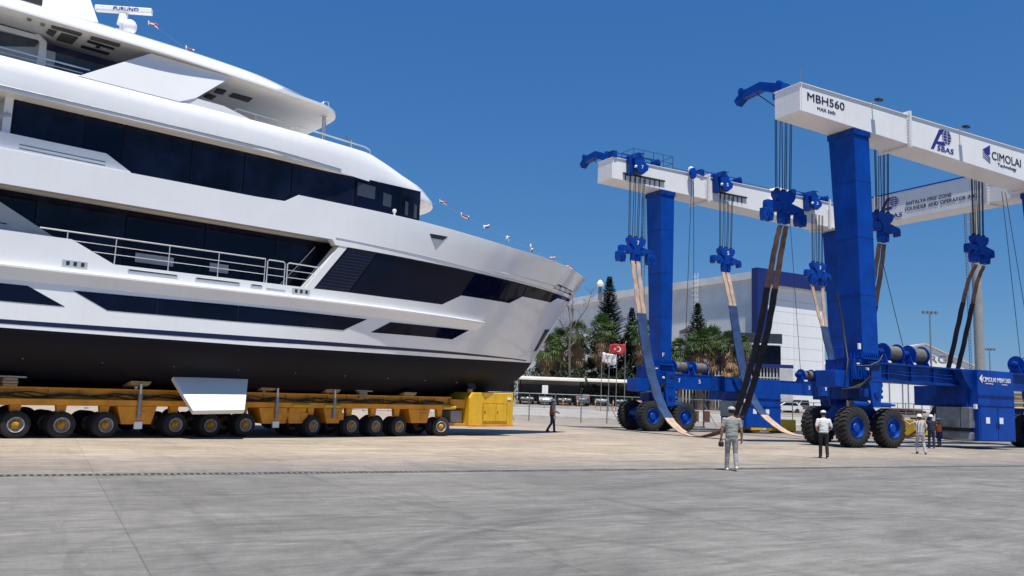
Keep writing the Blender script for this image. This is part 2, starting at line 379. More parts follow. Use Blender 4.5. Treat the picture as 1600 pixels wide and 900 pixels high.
# ================================================================== WAREHOUSE
m_clad = mat('grey cladding', (0.90, 0.88, 0.84), 0.5, 0, 0.06, 0.3, streak=0.25)
m_pan = mat('white panel', (0.86, 0.86, 0.85), 0.5, 0, 0.03, 0.25, streak=0.12)
m_wblue = mat('portal navy blue', (0.010, 0.024, 0.165), 0.45, 0, 0.08, 0.5)
wh = thing('warehouse', 'large warehouse with grey ribbed side wall and white front in a navy portal frame', 'warehouse', uv(92.6, 91.7, 0), CA)
b = MB(); b.box((0.6, 0.6, 0.0), (15.0, 95, 21.4)); b.build('inner_wall', m_clad, wh, smooth=0)
b = MB(); b.prism([(0, 21.4), (0, 22.5), (96, 23.2), (96, 21.4)], -0.1, 0.6, 'x'); b.build('parapet', m_clad, wh, smooth=0, loc=(0.1, 0, 0))
first = None                                                       # ribbed sheets of the side wall
for i in range(32):
    if first is None:
        s_ = MB(); pts = []
        for k in range(10):
            x0 = k * 0.297; pts += [(x0, 0), (x0 + .18, 0), (x0 + .2, .035), (x0 + .277, .035)]
        pts += [(2.97, 0), (2.97, .12), (0, .12)]
        s_.prism([(p[1], p[0]) for p in pts], 0, 21.5, 'z'); first = s_.build('cladding_sheet', m_clad, wh, smooth=0); o = first
    else:
        o = first.copy(); COL.objects.link(o)
    o.location = (0.45, 0.7 + i * 2.99, 0)
first = None                                                       # wide white panels of the front
for r in range(11):
    for c in range(2):
        if first is None:
            s_ = MB(); s_.box((0.02, 0, 0.02), (6.38, .12, 1.80)); first = s_.build('front_panel', m_pan, wh, smooth=0, bevel=.015); o = first
        else:
            o = first.copy(); COL.objects.link(o)
        o.location = (2.15 + c * 6.4, 0.45, 0.4 + r * 1.82)
b = MB(); b.box((-0.05, -0.5, 0), (2.1, 0.75, 23.0)); b.build('portal_column', m_wblue, wh, smooth=0, bevel=.04)
b = MB(); b.box((2.1, -0.5, 20.75), (15.2, 0.74, 22.9)); b.build('portal_beam', m_wblue, wh, smooth=0, bevel=.04)
b = MB(); b.box((2.1, 0.1, 20.35), (15.1, 0.6, 20.75)); b.build('fascia', m_clad, wh, smooth=0)
b = MB(); b.box((14.96, 0.3, 0), (15.25, 0.72, 20.7)); b.build('corner_trim', m_clad, wh, smooth=0)
# cage ladder on the side wall
ld = thing('cage_ladder', 'white caged ladder rising above the warehouse side wall', 'ladder', uv(92.35, 104.5, 0), CA)
for s in (-.35, .35):
    b = MB(); b.cyl((-.12, s, 3), (-.12, s, 23.6), .05, n=6); b.build('stile', m_pan, ld)
first = None
for k in range(24):
    if first is None:
        b = MB(); b.tube([(-.12 - .75*math.sin(math.pi*t/8), -.4*math.cos(math.pi*t/8), 0) for t in range(9)], .03, 5); first = b.build('hoop', m_pan, ld); o = first
    else: o = first.copy(); COL.objects.link(o)
    o.location = (0, 0, 5 + k * .78)
b = MB()
for k in range(60): b.cyl((-.12, -.35, 3.2 + k*.33), (-.12, .35, 3.2 + k*.33), .022, n=5)
b.build('rungs', m_pan, ld)
for (x, z, lb) in ((14.9, 22.3, 'white domed ventilator on the warehouse roof beside the tall pine'), (26.5, 23.9, 'white domed ventilator on the warehouse roof right of the far crane leg')):
    p = Vector((x, 138, 0)); v = thing('roof_ventilator', lb, 'ventilator', (x, 140, 0), 0, 'domed ventilators on the warehouse roof')
    b = MB(); b.cyl((0,0,19), (0,0,z-1.0), .3, n=12); b.build('duct', m_alu, v)
    b = MB(); b.revolve([(z-1.1, .3), (z-1.0, .62), (z-.5, .62), (z-.25, .4), (z, .3), (z+.15, .1)], 'z', 16); b.build('cowl', m_pan, v)

# ---- low flat-roofed building in front of the side wall
fb = thing('flat_roofed_building', 'low grey building with stepped flat roofs and thin masts behind the palms', 'building', (0, 134, 0), 0)
m_fb = mat('weathered render', (0.40, 0.38, 0.35), 0.8, 0, 0.12, 0.5); m_fbr = mat('roof edge', (0.24, 0.22, 0.20), 0.8, 0, 0.1)
b = MB(); b.box((29.5, .5, 0), (38.0, 10, 12.9)); b.build('wall', m_fb, fb, smooth=0)
b = MB(); b.box((28.6, 0, 13.9), (35.8, 10, 14.4)); b.build('roof', m_fbr, fb, smooth=0, bevel=.03)
b = MB(); b.box((30, .6, 12.9), (35.2, 9, 13.9)); b.build('clerestory', m_glassf, fb, smooth=0)
b = MB(); b.box((30, -.3, 12.6), (39.6, 10, 12.95)); b.build('canopy', m_fbr, fb, smooth=0, bevel=.03)
for x in (30.5, 31.8, 33.0, 34.4, 35.2):
    b = MB(); b.cyl((x, 1, 14.4), (x, 1, 15.5), .04, n=6); b.build('mast', m_alu, fb)
# ---- office with dark glass and a colonnade of pale fins
of = thing('office_building', 'small office with dark glazed top floor and a long screen of pale vertical fins below', 'building', (0, 112, 0), 0)
m_ofd = mat('anthracite fascia', (0.035, 0.042, 0.06), 0.35, 0, 0.1); m_ofw = mat('office render', (0.50, 0.50, 0.51), 0.7, 0, 0.06)
b = MB(); b.box((29.9, 2, 7.8), (36.9, 12, 10.45)); b.build('wall', m_ofw, of, smooth=0)
b = MB(); b.box((29.7, 1.4, 10.62), (37.05, 12, 12.0)); b.build('fascia', m_ofd, of, smooth=0, bevel=.03)
b = MB(); b.box((29.6, 1.3, 10.42), (37.1, 12, 10.62)); b.build('white_trim', m_pan, of, smooth=0)
first = None
for k in range(5):
    if first is None:
        b = MB(); b.box((0.02, 0, 0), (.76, .1, 2.5)); first = b.build('window', m_glass, of, smooth=0); o = first
    else: o = first.copy(); COL.objects.link(o)
    o.location = (33.1 + k * .78, 1.85, 7.85)
b = MB(); b.box((21.5, .4, 7.3), (38.2, 2, 7.78)); b.build('blue_band', m_wblue, of, smooth=0)
b = MB(); b.box((21.5, 1.6, 1.2), (38.0, 12, 7.3)); b.build('dark_interior', m_dark, of, smooth=0)
b = MB(); b.box((36.3, .3, 1.2), (38.1, 1.6, 7.3)); b.build('corner_pier', m_ofw, of, smooth=0, bevel=.02)
first = None
for k in range(34):
    if first is None:
        b = MB(); b.box((0, 0, 0), (.17, .3, 5.9)); first = b.build('fin', m_ofw, of, smooth=0); o = first
    else: o = first.copy(); COL.objects.link(o)
    o.location = (21.6 + k * .435, .6, 1.4)
b = MB(); b.box((21.4, .5, 5.9), (36.3, .55, 6.05)); b.build('rail', m_ofw, of, smooth=0)
m_red = mat('flag red', (0.45, 0.03, 0.03), 0.8, 0, 0.1); m_fw = mat('flag white', (0.78, 0.77, 0.76), 0.8, 0, 0.05)

# ---- white gabled hall on the right
gh = thing('gabled_hall', 'white gabled hall with lettering on its gable and a tall black doorway', 'building', (0, 178, 0), 0)
b = MB(); b.prism([(68, 2), (68, 11.5), (88.6, 16.6), (99.5, 12.2), (99.5, 2)], 0, 20, 'y'); b.build('wall', m_pan, gh, smooth=0)
b = MB(); b.prism([(67.5, 11.4), (88.6, 16.65), (100, 12.0), (100, 12.35), (88.6, 17.0), (67.5, 11.75)], -.4, 20, 'y'); b.build('roof', m_ofw, gh, smooth=0)
b = MB(); b.box((89.7, -.15, 2), (91.4, 0, 8.9)); b.build('doorway', m_dark, gh, smooth=0)
for x in (80.8, 83.6, 84.8):
    b = MB(); b.cyl((x, -.2, 2), (x, -.2, 9.5), .09, n=6); b.build('downpipe', m_alu, gh)
text('lettering', 'RGS', 5.0, 1.5, m_alu, gh, (89.6, -.05, 12.9), FRONT, 0.02)

# ================================================================== FENCE, CARPORT, ROAD FURNITURE
m_fen = mat('galvanised green grey', (0.20, 0.23, 0.21), 0.5, 0.4, 0.15, 4)
fe = thing('mesh_fence', 'long wire fence with green grey posts and top rail along the access road', 'fence', (0, 0, 0))
def fpt(x): Y = 74.0 + max(0, x - 9) * 0.32; return Y
mesh = MB(); xs_ = [-9.5 + 2.28 * k for k in range(20)]
first = None
for k, x in enumerate(xs_):
    Y = fpt(x)
    if first is None:
        b = MB(); b.cyl((0, 0, -.1), (0, 0, 2.42), .05, n=8); first = b.build('post', m_fen, fe); o = first
    else: o = first.copy(); COL.objects.link(o)
    o.location = (x, Y, gz(Y))
    if k:
        xp = xs_[k-1]; Yp = fpt(xp); a = Vector((xp, Yp, gz(Yp))); c = Vector((x, Y, gz(Y)))
        b = MB(); b.cyl(a + Vector((0,0,2.38)), c + Vector((0,0,2.38)), .035, n=6); b.build('top_rail', m_fen, fe)
        for q in range(1, 16): mesh.cyl(a.lerp(c, q/16) + Vector((0,0,.1)), a.lerp(c, q/16) + Vector((0,0,2.36)), .0022, n=3, caps=False)
        for q in range(1, 14): mesh.cyl(a + Vector((0,0,.17*q)), c + Vector((0,0,.17*q)), .0022, n=3, caps=False)
    if k in (4, 8, 12):
        b = MB(); b.cyl((x + .05, Y, gz(Y) + 2.0), (x + 1.0, Y - .9, gz(Y)), .035, n=6); b.build('brace', m_fen, fe)
tag(mesh.build('wire_mesh', m_fen, fe, smooth=0, fix=False), kind='stuff')

m_can = mat('canopy membrane', (0.66, 0.62, 0.55), 0.7, 0, 0.08, 0.6); m_cst = mat('canopy steel', (0.08, 0.08, 0.085), 0.5, 0.3, 0.1)
def carport(x0, x1, Y, label):
    cp = thing('carport', label, 'carport', (0, Y, gz(Y)), 0, 'carports beyond the fence')
    b = MB(); pr = [(-2.6, 3.05), (-2.5, 3.28), (-1.0, 3.45), (1.0, 3.2), (2.6, 2.6)]
    pts = pr + [(y, z - .07) for y, z in pr[::-1]]
    b.prism(pts, x0, x1, 'x'); b.build('roof', m_can, cp, smooth=50)
    n = max(2, int((x1 - x0) / 4.4) + 1)
    for k in range(n):
        x = lerp(x0 + .25, x1 - .25, k / (n-1))
        b = MB(); b.tube([(x, 2.3, -.1), (x, 2.25, 1.6), (x, 1.6, 2.5), (x, 0, 2.95), (x, -2.4, 3.05)], .11, 6); b.build('bracket', m_cst, cp)
    b = MB(); b.box((x0, 2.5, .3), (x1, 2.6, 2.7)); b.build('back_screen', m_cst, cp, smooth=0)
    return cp
carport(1.3, 9.6, 108, 'pale curved carport canopy beyond the fence nearest the yacht bow')
carport(10.2, 19.0, 111, 'second curved carport canopy behind the flagpoles')
carport(-9.5, 0.8, 109, 'curved carport canopy mostly hidden behind the yellow power pack')

m_tl = mat('tail lamp red', (0.4, 0.01, 0.01), 0.3); m_hl = mat('head lamp', (0.75, 0.76, 0.78), 0.15)
def car(name, label, cat, loc, rz, paint, L_=4.3, Wd=1.75, Hh=1.46, van=False, pick=False, group=None):
    t = thing(name, label, cat, loc, rz, group); h = L_/2; w = Wd/2
    if van: pr = [(-h,.35),(-h,1.9),(-h+.1,2.05),(h-1.5,2.05),(h-.75,1.25),(h-.05,1.0),(h,.4)]; gl = [(h-1.75,1.3),(h-.95,1.3),(h-1.5,1.9),(h-1.75,1.9)]
    elif pick: pr = [(-h,.5),(-h,1.05),(-.35,1.05),(-.2,1.75),(.9,1.75),(1.4,1.1),(h-.1,1.0),(h,.5)]; gl = [(-.2,1.12),(1.2,1.12),(.85,1.66),(-.1,1.66)]
    else: pr = [(-h,.35),(-h+.02,.85),(-h+.25,.98),(-h+.75,Hh-.06),(-h+1.1,Hh),(.35,Hh),(1.15,.98),(h-.15,.82),(h,.55),(h-.05,.3)]; gl = [(-h+.6,1.0),(-h+.95,Hh-.1),(.3,Hh-.1),(.98,1.0)]
    b = MB(); b.prism(pr, -w, w, 'y'); b.build('body', paint, t, smooth=30, bevel=.06)
    b = MB(); b.prism(gl, -w-.008, -w+.02, 'y'); b.build('side_window', m_glass, t, smooth=0)
    b = MB(); b.prism(gl, w-.02, w+.008, 'y'); b.build('side_window', m_glass, t, smooth=0)
    fa, fb_ = ((h-.74,1.28),(h-1.42,1.98)) if van else (((1.38,1.14),(.95,1.70)) if pick else ((1.12,1.02),(.42,Hh-.05)))
    b = MB(); d = .012
    b.hexa([(fa[0]+d,-w+.12,fa[1]+d),(fa[0]+d,w-.12,fa[1]+d),(fb_[0]+d,w-.18,fb_[1]+d),(fb_[0]+d,-w+.18,fb_[1]+d)],
           [(fa[0]-.05,-w+.12,fa[1]),(fa[0]-.05,w-.12,fa[1]),(fb_[0]-.05,w-.18,fb_[1]),(fb_[0]-.05,-w+.18,fb_[1])]); b.build('windscreen', m_glass, t, smooth=0)
    for s in (-1, 1):
        b = MB(); b.box((h-.14, s*(w-.3)-.18, .62), (h+.015, s*(w-.3)+.18, .78)); b.build('headlight', m_hl, t, smooth=0, bevel=.02)
        b = MB(); b.box((-h-.015, s*(w-.22)-.13, .7), (-h+.12, s*(w-.22)+.13, .95)); b.build('tail_light', m_tl, t, smooth=0, bevel=.02)
        for x in (-h+.8, h-.85):
            b = MB(); b.revolve([(-.11,.19),(-.11,.30),(-.08,.325),(.08,.325),(.11,.30),(.11,.19)], 'y', 20, (x, s*(w-.1), .325)); wl = b.build('wheel', m_tyre, t)
            b = MB(); b.revolve([(-.1,.02),(-.1,.2),(.1,.2),(.1,.02)], 'y', 14, (x, s*(w-.1), .325)); b.build('rim', m_rim, wl)
    return t
P_dk = mat('car paint black', (0.02, 0.02, 0.024), 0.25, 0, 0.05, coat=.6); P_si = mat('car paint silver', (0.42, 0.43, 0.44), 0.28, 0.5, 0.05, coat=.6)
P_gy = mat('car paint grey', (0.13, 0.14, 0.15), 0.28, 0.3, 0.05, coat=.6); P_wh = mat('car paint white', (0.78, 0.78, 0.78), 0.28, 0, 0.03, coat=.6)
P_rd = mat('car paint maroon', (0.12, 0.02, 0.02), 0.28, 0, 0.05, coat=.6)
G = 'cars parked under the carports'
for x, Y, rz, p, lb in ((2.4, 107.5, -90, P_dk, 'black car parked nearest the yellow power pack'), (4.7, 107.3, -88, P_si, 'silver car parked under the canopy behind the white sign'),
                     (7.2, 107.8, -92, P_dk, 'black car parked behind the walking man in a vest'), (9.4, 107.6, 90, P_gy, 'dark grey car at the right end of the first canopy'),
                     (12.2, 110.6, -90, P_gy, 'grey car parked under the second canopy left of the flagpoles'), (14.8, 110.8, -91, P_dk, 'black car parked behind the flagpoles'), (17.4, 110.6, -90, P_rd, 'maroon car parked at the far right of the second canopy')):
    car('parked_car', lb, 'car', (x, Y, gz(Y)), R(rz), p, group=G)
car('pickup_truck', 'grey pickup truck parked before the white warehouse front', 'pickup', (39.3, 112, gz(112)-.1), R(200), P_gy, 5.0, 1.85, pick=True)
car('parked_car', 'white car parked at the end of the fin screen', 'car', (36.4, 110.6, gz(110.6)-.1), R(190), P_wh, 4.2)
car('van', 'white van at the right edge beyond the blue cabinet', 'van', (61.3, 100, gz(100)-.1), R(215), P_wh, 5.3, 1.95, van=True)

m_bol = mat('bollard orange', (0.72, 0.20, 0.02), 0.5, 0, 0.1)
def bollard(x, Y, lb):
    t = thing('bollard', lb, 'bollard', (x, Y, gz(Y)), 0, 'orange bollards along the road')
    b = MB(); b.cyl((0,0,0), (0,0,1.15), .07, n=10); b.build('post', m_bol, t); b = MB(); b.cyl((0,0,.75), (0,0,.92), .074, n=10); b.build('band', m_fw, t)
    b = MB(); b.revolve([(0,.2),(.06,.2),(.12,.09)], 'z', 12); b.build('foot', m_bol, t)
for x, lb in ((6.5, 'orange bollard just right of the walking man'), (8.2, 'orange bollard between the two middle fence posts'), (10.3, 'orange bollard left of the white flag poles'), (12.4, 'orange bollard beside the flagpoles')): bollard(x, 99, lb)
sg = thing('sign_board', 'blank white sign board on a thin post by the road', 'sign', (4.25, 97, gz(97)))
b = MB(); b.cyl((0,0,0), (0,0,2.5), .035, n=8); b.build('post', m_alu, sg); b = MB(); b.box((-.34,-.03,1.65), (.34,0,2.6)); b.build('board', m_pan, sg, smooth=0, bevel=.02)
# flagpoles with their flags
def cloth(x0, x1, z0, z1, droop, seed, ny=14, nz_=8):
    b = MB(); vs = []
    for j in range(nz_+1):
        for i in range(ny+1):
            a = i/ny; c = j/nz_
            y = .16*math.sin(a*7+seed)*a + .06*math.sin(a*13+c*4+seed); z = lerp(z0, z1, c) - droop*a*a + .05*math.sin(a*9+seed)
            vs.append((lerp(x0, x1, a), y, z))
    b.add(vs, [(j*(ny+1)+i, j*(ny+1)+i+1, (j+1)*(ny+1)+i+1, (j+1)*(ny+1)+i) for j in range(nz_) for i in range(ny)]); return b
def thick(o, t=.01):
    md = o.modifiers.new('solid', 'SOLIDIFY'); md.thickness = t; return o
for k, (x, h, lb) in enumerate(((10.5, 6.9, 'leftmost flagpole flying a white flag with a red print'), (11.35, 7.6, 'second flagpole from the left, its flag hanging before the third'),
                            (12.2, 6.4, 'third flagpole from the left flying a white flag with a grey print'), (13.15, 8.6, 'rightmost and tallest flagpole flying the red flag'))):
    fp = thing('flagpole', lb, 'flagpole', (x, 95, gz(95)), 0, 'flagpoles beyond the fence')
    H_ = h - gz(95); b = MB(); b.cyl((0,0,0), (0,0,H_), .05, .03, 8); b.build('pole', m_alu, fp); b = MB(); b.sphere((0,0,H_+.05), .07); b.build('finial', m_alu, fp)
    if k in (0, 2):
        fl = thing('flag', 'white flag with a red print on the leftmost pole' if k == 0 else 'white flag with a dark grey print on the third pole', 'flag', (x, 95, 0), 0)
        thick(cloth(-.05 if k else .05, -1.0 if k == 2 else 1.0, 6.35 if k == 0 else 6.1, 7.45 if k == 0 else 7.35, .18, k).build('cloth', m_fw, fl, smooth=80))
        for q in range(3):
            b = MB(); b.tube([(.3 - (.0 if k == 0 else .95) + q*.16, -.2, 6.6 + q*.1), (.42 - (.0 if k == 0 else .95) + q*.16, -.22, 7.0), (.3 - (.0 if k == 0 else .95) + q*.2, -.2, 7.2)], .04, 4); b.build('print', m_red if k == 0 else m_alu, fl)
    if k == 3:
        fl = thing('flag', 'red flag with a white crescent and star on the tallest pole', 'flag', (x, 95, 0), 0)
        thick(cloth(-.05, -1.75, 7.35, 8.5, .05, 2.0).build('cloth', m_red, fl, smooth=80))
        b = MB(); pts = [(-.62 + .30*math.cos(t), .0 + .30*math.sin(t)) for t in [R(50 + 260*i/16) for i in range(17)]] + [(-.55 + .235*math.cos(t), .0 + .235*math.sin(t)) for t in [R(300 - 240*i/14) for i in range(15)]]
        b.prism([(-a - 1.45, c + 7.9) for a, c in pts], -.27, -.25, 'y'); b.build('crescent', m_fw, fl, smooth=0)
        b = MB(); st = [((.15 if i % 2 == 0 else .06)*math.cos(R(90+36*i)) - 1.22, (.15 if i % 2 == 0 else .06)*math.sin(R(90+36*i)) + 7.9) for i in range(10)]
        b.prism(st, -.27, -.25, 'y'); b.build('star', m_fw, fl, smooth=0)
bn = thing('red_banner', 'small red banner with a white emblem on the office front', 'banner', (31.4, 111.6, 9.0)); thick(cloth(0, .75, -.5, .65, .1, 1).build('cloth', m_red, bn, smooth=80))
b = MB(); b.revolve([(-.02, .2), (.0, .2)], 'y', 14, (.38, -.22, .05)); b.build('emblem', m_fw, bn)
# yellow ballast blocks
m_bk = mat('ballast yellow', (0.80, 0.50, 0.03), 0.6, 0, 0.1, 1.0, streak=0.3)
def ballast(p, L_, lb, D=1.2, Hh=1.02):
    t = thing('ballast_block', lb, 'ballast block', p, CA, 'yellow ballast blocks')
    b = MB(); b.box((0, 0, .1), (L_, D, Hh)); b.build('block', m_bk, t, smooth=0, bevel=.05)
    for k in range(2):
        b = MB(); b.box((L_*(.25+.5*k)-.12, -.04, 0), (L_*(.25+.5*k)+.12, D+.04, .16)); b.build('skid', m_dark, t, smooth=0)
ballast((20.7, 64.6, 0), 2.0, 'yellow ballast block showing left of the near crane wheels')
ballast((18.0, 64.4, 0), 2.1, 'yellow ballast block half hidden under the far blue cabinet', 1.1, .55)
ballast((32.8, 67.8, 0), 2.0, 'yellow ballast block behind the man in the striped shirt', 1.2, 1.35)
ballast((34.9, 68.6, 0), 2.0, 'yellow ballast block behind the man in the orange vest', 1.2, 1.3)
ballast((38.6, 64.5, 0), 2.0, 'yellow ballast block at the right edge beyond the blue cabinet', 1.2, 1.2)
# portable barrier frame with two brown plates
m_plate = mat('brown plate', (0.20, 0.075, 0.06), 0.7, 0, 0.2, 3)
bf = thing('barrier_frame', 'black upright frame with two red brown plates standing on the asphalt', 'barrier', (15.7, 71.5, 0.0))
for x in (0, .95):
    b = MB(); b.box((x-.05,-.05,0), (x+.05,.05,2.9)); b.build('post', m_cst, bf, smooth=0)
    b = MB(); b.box((x+.06,.06,.5), (x+.55,.12,1.4)); b.build('plate', m_plate, bf, smooth=0, bevel=.01)
b = MB(); b.box((-.1,-.06,.02), (1.05,.06,.1)); b.build('foot_bar', m_cst, bf, smooth=0)
m_col = mat('column grey', (0.34, 0.34, 0.33), 0.6, 0, 0.08, 1)
# tall steel column with a ladder, and light masts
ct = thing('lattice_column', 'tall thick grey steel column with a ladder on its left side', 'column', (47.9, 85, gz(85)))
b = MB(); b.cyl((0,0,0), (0,0,26), .48, .44, 24); b.build('shaft', m_col, ct)
for s in (-.18, .18):
    b = MB(); b.cyl((-.95, s, .5), (-.95, s, 25), .035, n=6); b.build('ladder_stile', m_alu, ct)
b = MB()
for k in range(76): b.cyl((-.95,-.18,.8+k*.32), (-.95,.18,.8+k*.32), .03, n=5)
for k in range(12): b.cyl((-.95,0,1.5+k*2), (-.5,0,1.5+k*2), .03, n=5)
b.build('ladder_rungs', m_alu, ct)
b = MB(); b.revolve([(25.9,.7),(26.0,.9),(26.2,.9),(26.3,.6)], 'z', 20); b.build('cap', m_col, ct)
for (x, Y, z, lb) in ((80.8, 160, 21.6, 'tall floodlight mast above the white gabled hall'), (126.6, 220, 19.8, 'distant floodlight mast left of the right crane winch')):
    lm = thing('floodlight_mast', lb, 'light mast', (x, Y, gz(Y)), 0, 'floodlight masts in the distance'); h = z - gz(Y)
    b = MB(); b.cyl((0,0,0), (0,0,h), .22, .12, 10); b.build('pole', m_alu, lm)
    b = MB(); b.box((-1.5,-.15,h-.25), (1.5,.15,h-.05)); b.build('crossarm', m_alu, lm, smooth=0)
    for k in range(4):
        b = MB(); b.box((-1.4+k*.8,-.45,h-.5), (-1.0+k*.8,.1,h+.1)); b.build('floodlight', m_alu, lm, smooth=0, bevel=.04)
# rusty beams on trestles, stacked crates at the right edge
m_rust = mat('rusty steel', (0.26, 0.10, 0.05), 0.85, 0, 0.3, 3, bump=.2); m_pal = mat('crate board', (0.42, 0.28, 0.16), 0.8, 0, 0.2, 4)
m_conc2 = mat('grey machine', (0.30, 0.29, 0.27), 0.7, 0, 0.15, 2)
pl = thing('steel_stack', 'stack of rusty beams on grey trestles behind the near crane wheels', 'scrap stack', (33.6, 76, gz(76)))
for k in range(3):
    b = MB(); b.prism([(k*1.9-.5,0),(k*1.9-.3,1.5),(k*1.9+.3,1.5),(k*1.9+.5,0)], 0, 1.6, 'y'); b.build('trestle', m_conc2, pl, smooth=0)
b = MB(); b.box((-.6,-.1,1.5), (4.6,1.7,1.72)); b.build('platform', m_conc2, pl, smooth=0)
for k in range(11):
    z = 1.72 + .2*(k // 4); y = .1 + .4*(k % 4); l = random.uniform(2.2, 3.6); x = random.uniform(.2, .9)
    b = MB(); b.prism([(0,0),(.3,0),(.3,.04),(.17,.04),(.17,.15),(.3,.15),(.3,.19),(0,.19),(0,.15),(.13,.15),(.13,.04),(0,.04)], 0, l, 'x'); o = b.build('beam', m_rust if k % 3 else m_conc2, pl, smooth=0, loc=(x, y, z)); o.rotation_euler = (0,0,random.uniform(-.04,.04))
for s in (0, 1.6):
    b = MB()
    for k in range(8): b.cyl((-.6+k*.74, s, 1.72), (-.6+k*.74, s, 2.75), .03, n=5)
    b.cyl((-.6, s, 2.75), (4.6, s, 2.75), .03, n=5); b.cyl((-.6, s, 2.25), (4.6, s, 2.25), .03, n=5); b.build('guard_rail', m_alu, pl)
for k in range(9):
    x = 62.4 + (k % 3)*1.35; z = gz(106) - .05 + (k // 3)*1.25
    t = thing('wooden_crate', 'brown wooden crate at the right edge, %s row, %s of its stack' % (('bottom', 'middle', 'top')[k // 3], ('left', 'centre', 'right')[k % 3]), 'crate', (x, 106, z), 0, 'wooden crates stacked at the right edge')
    b = MB(); b.box((.05,.05,.08), (1.25,1.25,1.2)); b.build('case', m_pal, t, smooth=0)
    for q in range(3):
        b = MB(); b.box((0, 0, .06+q*.5), (1.3,.05,.2+q*.5)); b.build('batten', m_wood, t, smooth=0)
# ================================================================== TREES
m_trunk = mat('palm trunk', (0.20, 0.15, 0.11), 0.9, 0, 0.3, 3, bump=.4, bscale=8)
m_bark = mat('grey bark', (0.16, 0.13, 0.11), 0.9, 0, 0.25, 3)
m_pg = leafmat('palm green', (0.11, 0.175, 0.045), (0.035, 0.07, 0.018), 0.9)
m_pd = leafmat('dead frond', (0.34, 0.22, 0.11), (0.16, 0.09, 0.045), 1.2)
m_pine = leafmat('pine green', (0.035, 0.062, 0.030), (0.012, 0.026, 0.014), 1.6)
m_dkl = leafmat('dark foliage', (0.030, 0.050, 0.020), (0.010, 0.018, 0.008), 0.7)
m_mdl = leafmat('mid foliage', (0.085, 0.135, 0.038), (0.026, 0.050, 0.016), 0.7)
def fan(b, base, d, pet, ln, droop, rnd, nseg=9, spread=75):
    d = d.normalized(); up = Vector((0,0,1)); side = d.cross(up)
    if side.length < .05: side = Vector((1,0,0))
    side.normalize(); nrm = side.cross(d).normalized()
    tip = base + d*pet + Vector((0,0,-droop*pet*.25))
    w = .02; b.add([base - side*w, base + side*w, tip + side*w, tip - side*w], [(0,1,2,3)])
    for k in range(nseg):
        a = R(lerp(-spread, spread, k/(nseg-1))); dd = (d*math.cos(a) + side*math.sin(a))
        l = ln*(.75+.25*math.cos(a))*rnd.uniform(.85, 1.1)
        m1 = tip + dd*l*.55 + Vector((0,0,-droop*l*.12)); e = tip + dd*l + Vector((0,0,-droop*l*.55))
        ww = side*math.cos(a)*.055 - d*math.sin(a)*.055 + nrm*rnd.uniform(-.03,.03)
        b.add([tip, m1 - ww, e, m1 + ww], [(0,1,2,3)])
def palm(x, Y, ztop, crown_r, skirt, seed, label, lean=0):
    rnd = random.Random(seed); z0 = gz(Y); h = ztop - z0 - crown_r*.55
    t = thing('palm_tree', label, 'palm tree', (x, Y, z0), rnd.uniform(0, 6), 'palm trees beyond the fence')
    b = MB(); path = [(lean*(k/10)**2, 0, h*k/10) for k in range(11)]
    b.tube(path, .3, 12, [.42 - .016*k + rnd.uniform(-.015,.015) for k in range(11)]); b.build('trunk', m_trunk, t)
    c = Vector((lean, 0, h)); b = MB(); s = crown_r/1.9
    for k in range(84):
        el = R(rnd.uniform(-32, 85)); az = rnd.uniform(0, 2*math.pi); d = Vector((math.cos(az)*math.cos(el), math.sin(az)*math.cos(el), math.sin(el)))
        fan(b, c + Vector((0,0,rnd.uniform(-.2,.35))), d, rnd.uniform(.75,1.15)*s, rnd.uniform(.85,1.15)*s, .55 + .5*(1-math.sin(el)), rnd)
    o = b.build('crown', m_pg, t, smooth=0, fix=False)
    b = MB()
    for k in range(int(46*skirt)):
        az = rnd.uniform(0, 2*math.pi); dz = rnd.uniform(0, 1)**1.3*skirt*1.9; el = R(rnd.uniform(-75, -35)); d = Vector((math.cos(az)*math.cos(el), math.sin(az)*math.cos(el), math.sin(el)))
        fan(b, c + Vector((math.cos(az)*.25, math.sin(az)*.25, -.2 - dz)), d, rnd.uniform(.5,.95)*s, rnd.uniform(.7,1.0)*s, .9, rnd, 7, 45)
    if b.v: b.build('dead_fronds', m_pd, t, smooth=0, fix=False)
for k, a in enumerate(((5.0, 114, 10.4, 2.3, 1.0, 'palm with brown skirt closest to the yacht bow'), (6.8, 117, 11.6, 2.1, 1.1, 'palm behind the left carport, second from the yacht bow'),
          (9.3, 116, 12.6, 2.3, 1.5, 'palm with a long brown skirt above the carport middle'), (12.9, 116, 13.4, 2.4, 1.7, 'bright green palm in front of the tall pine'),
          (18.1, 115, 13.2, 2.1, 1.6, 'palm partly hidden by the far crane leg'), (24.6, 108, 11.2, 2.3, 1.3, 'palm behind the left winch drums'),
          (26.4, 109, 11.8, 2.2, 1.4, 'palm below the small pine'), (28.6, 108, 11.2, 2.1, 1.5, 'palm left of the blue sling sleeve'), (30.1, 109, 10.9, 2.0, 1.5, 'palm behind the blue sling sleeve'),
          (22.2, 109, 10.2, 1.9, 1.2, 'palm right of the far crane leg'))): palm(*a[:5], 40+k, a[5])

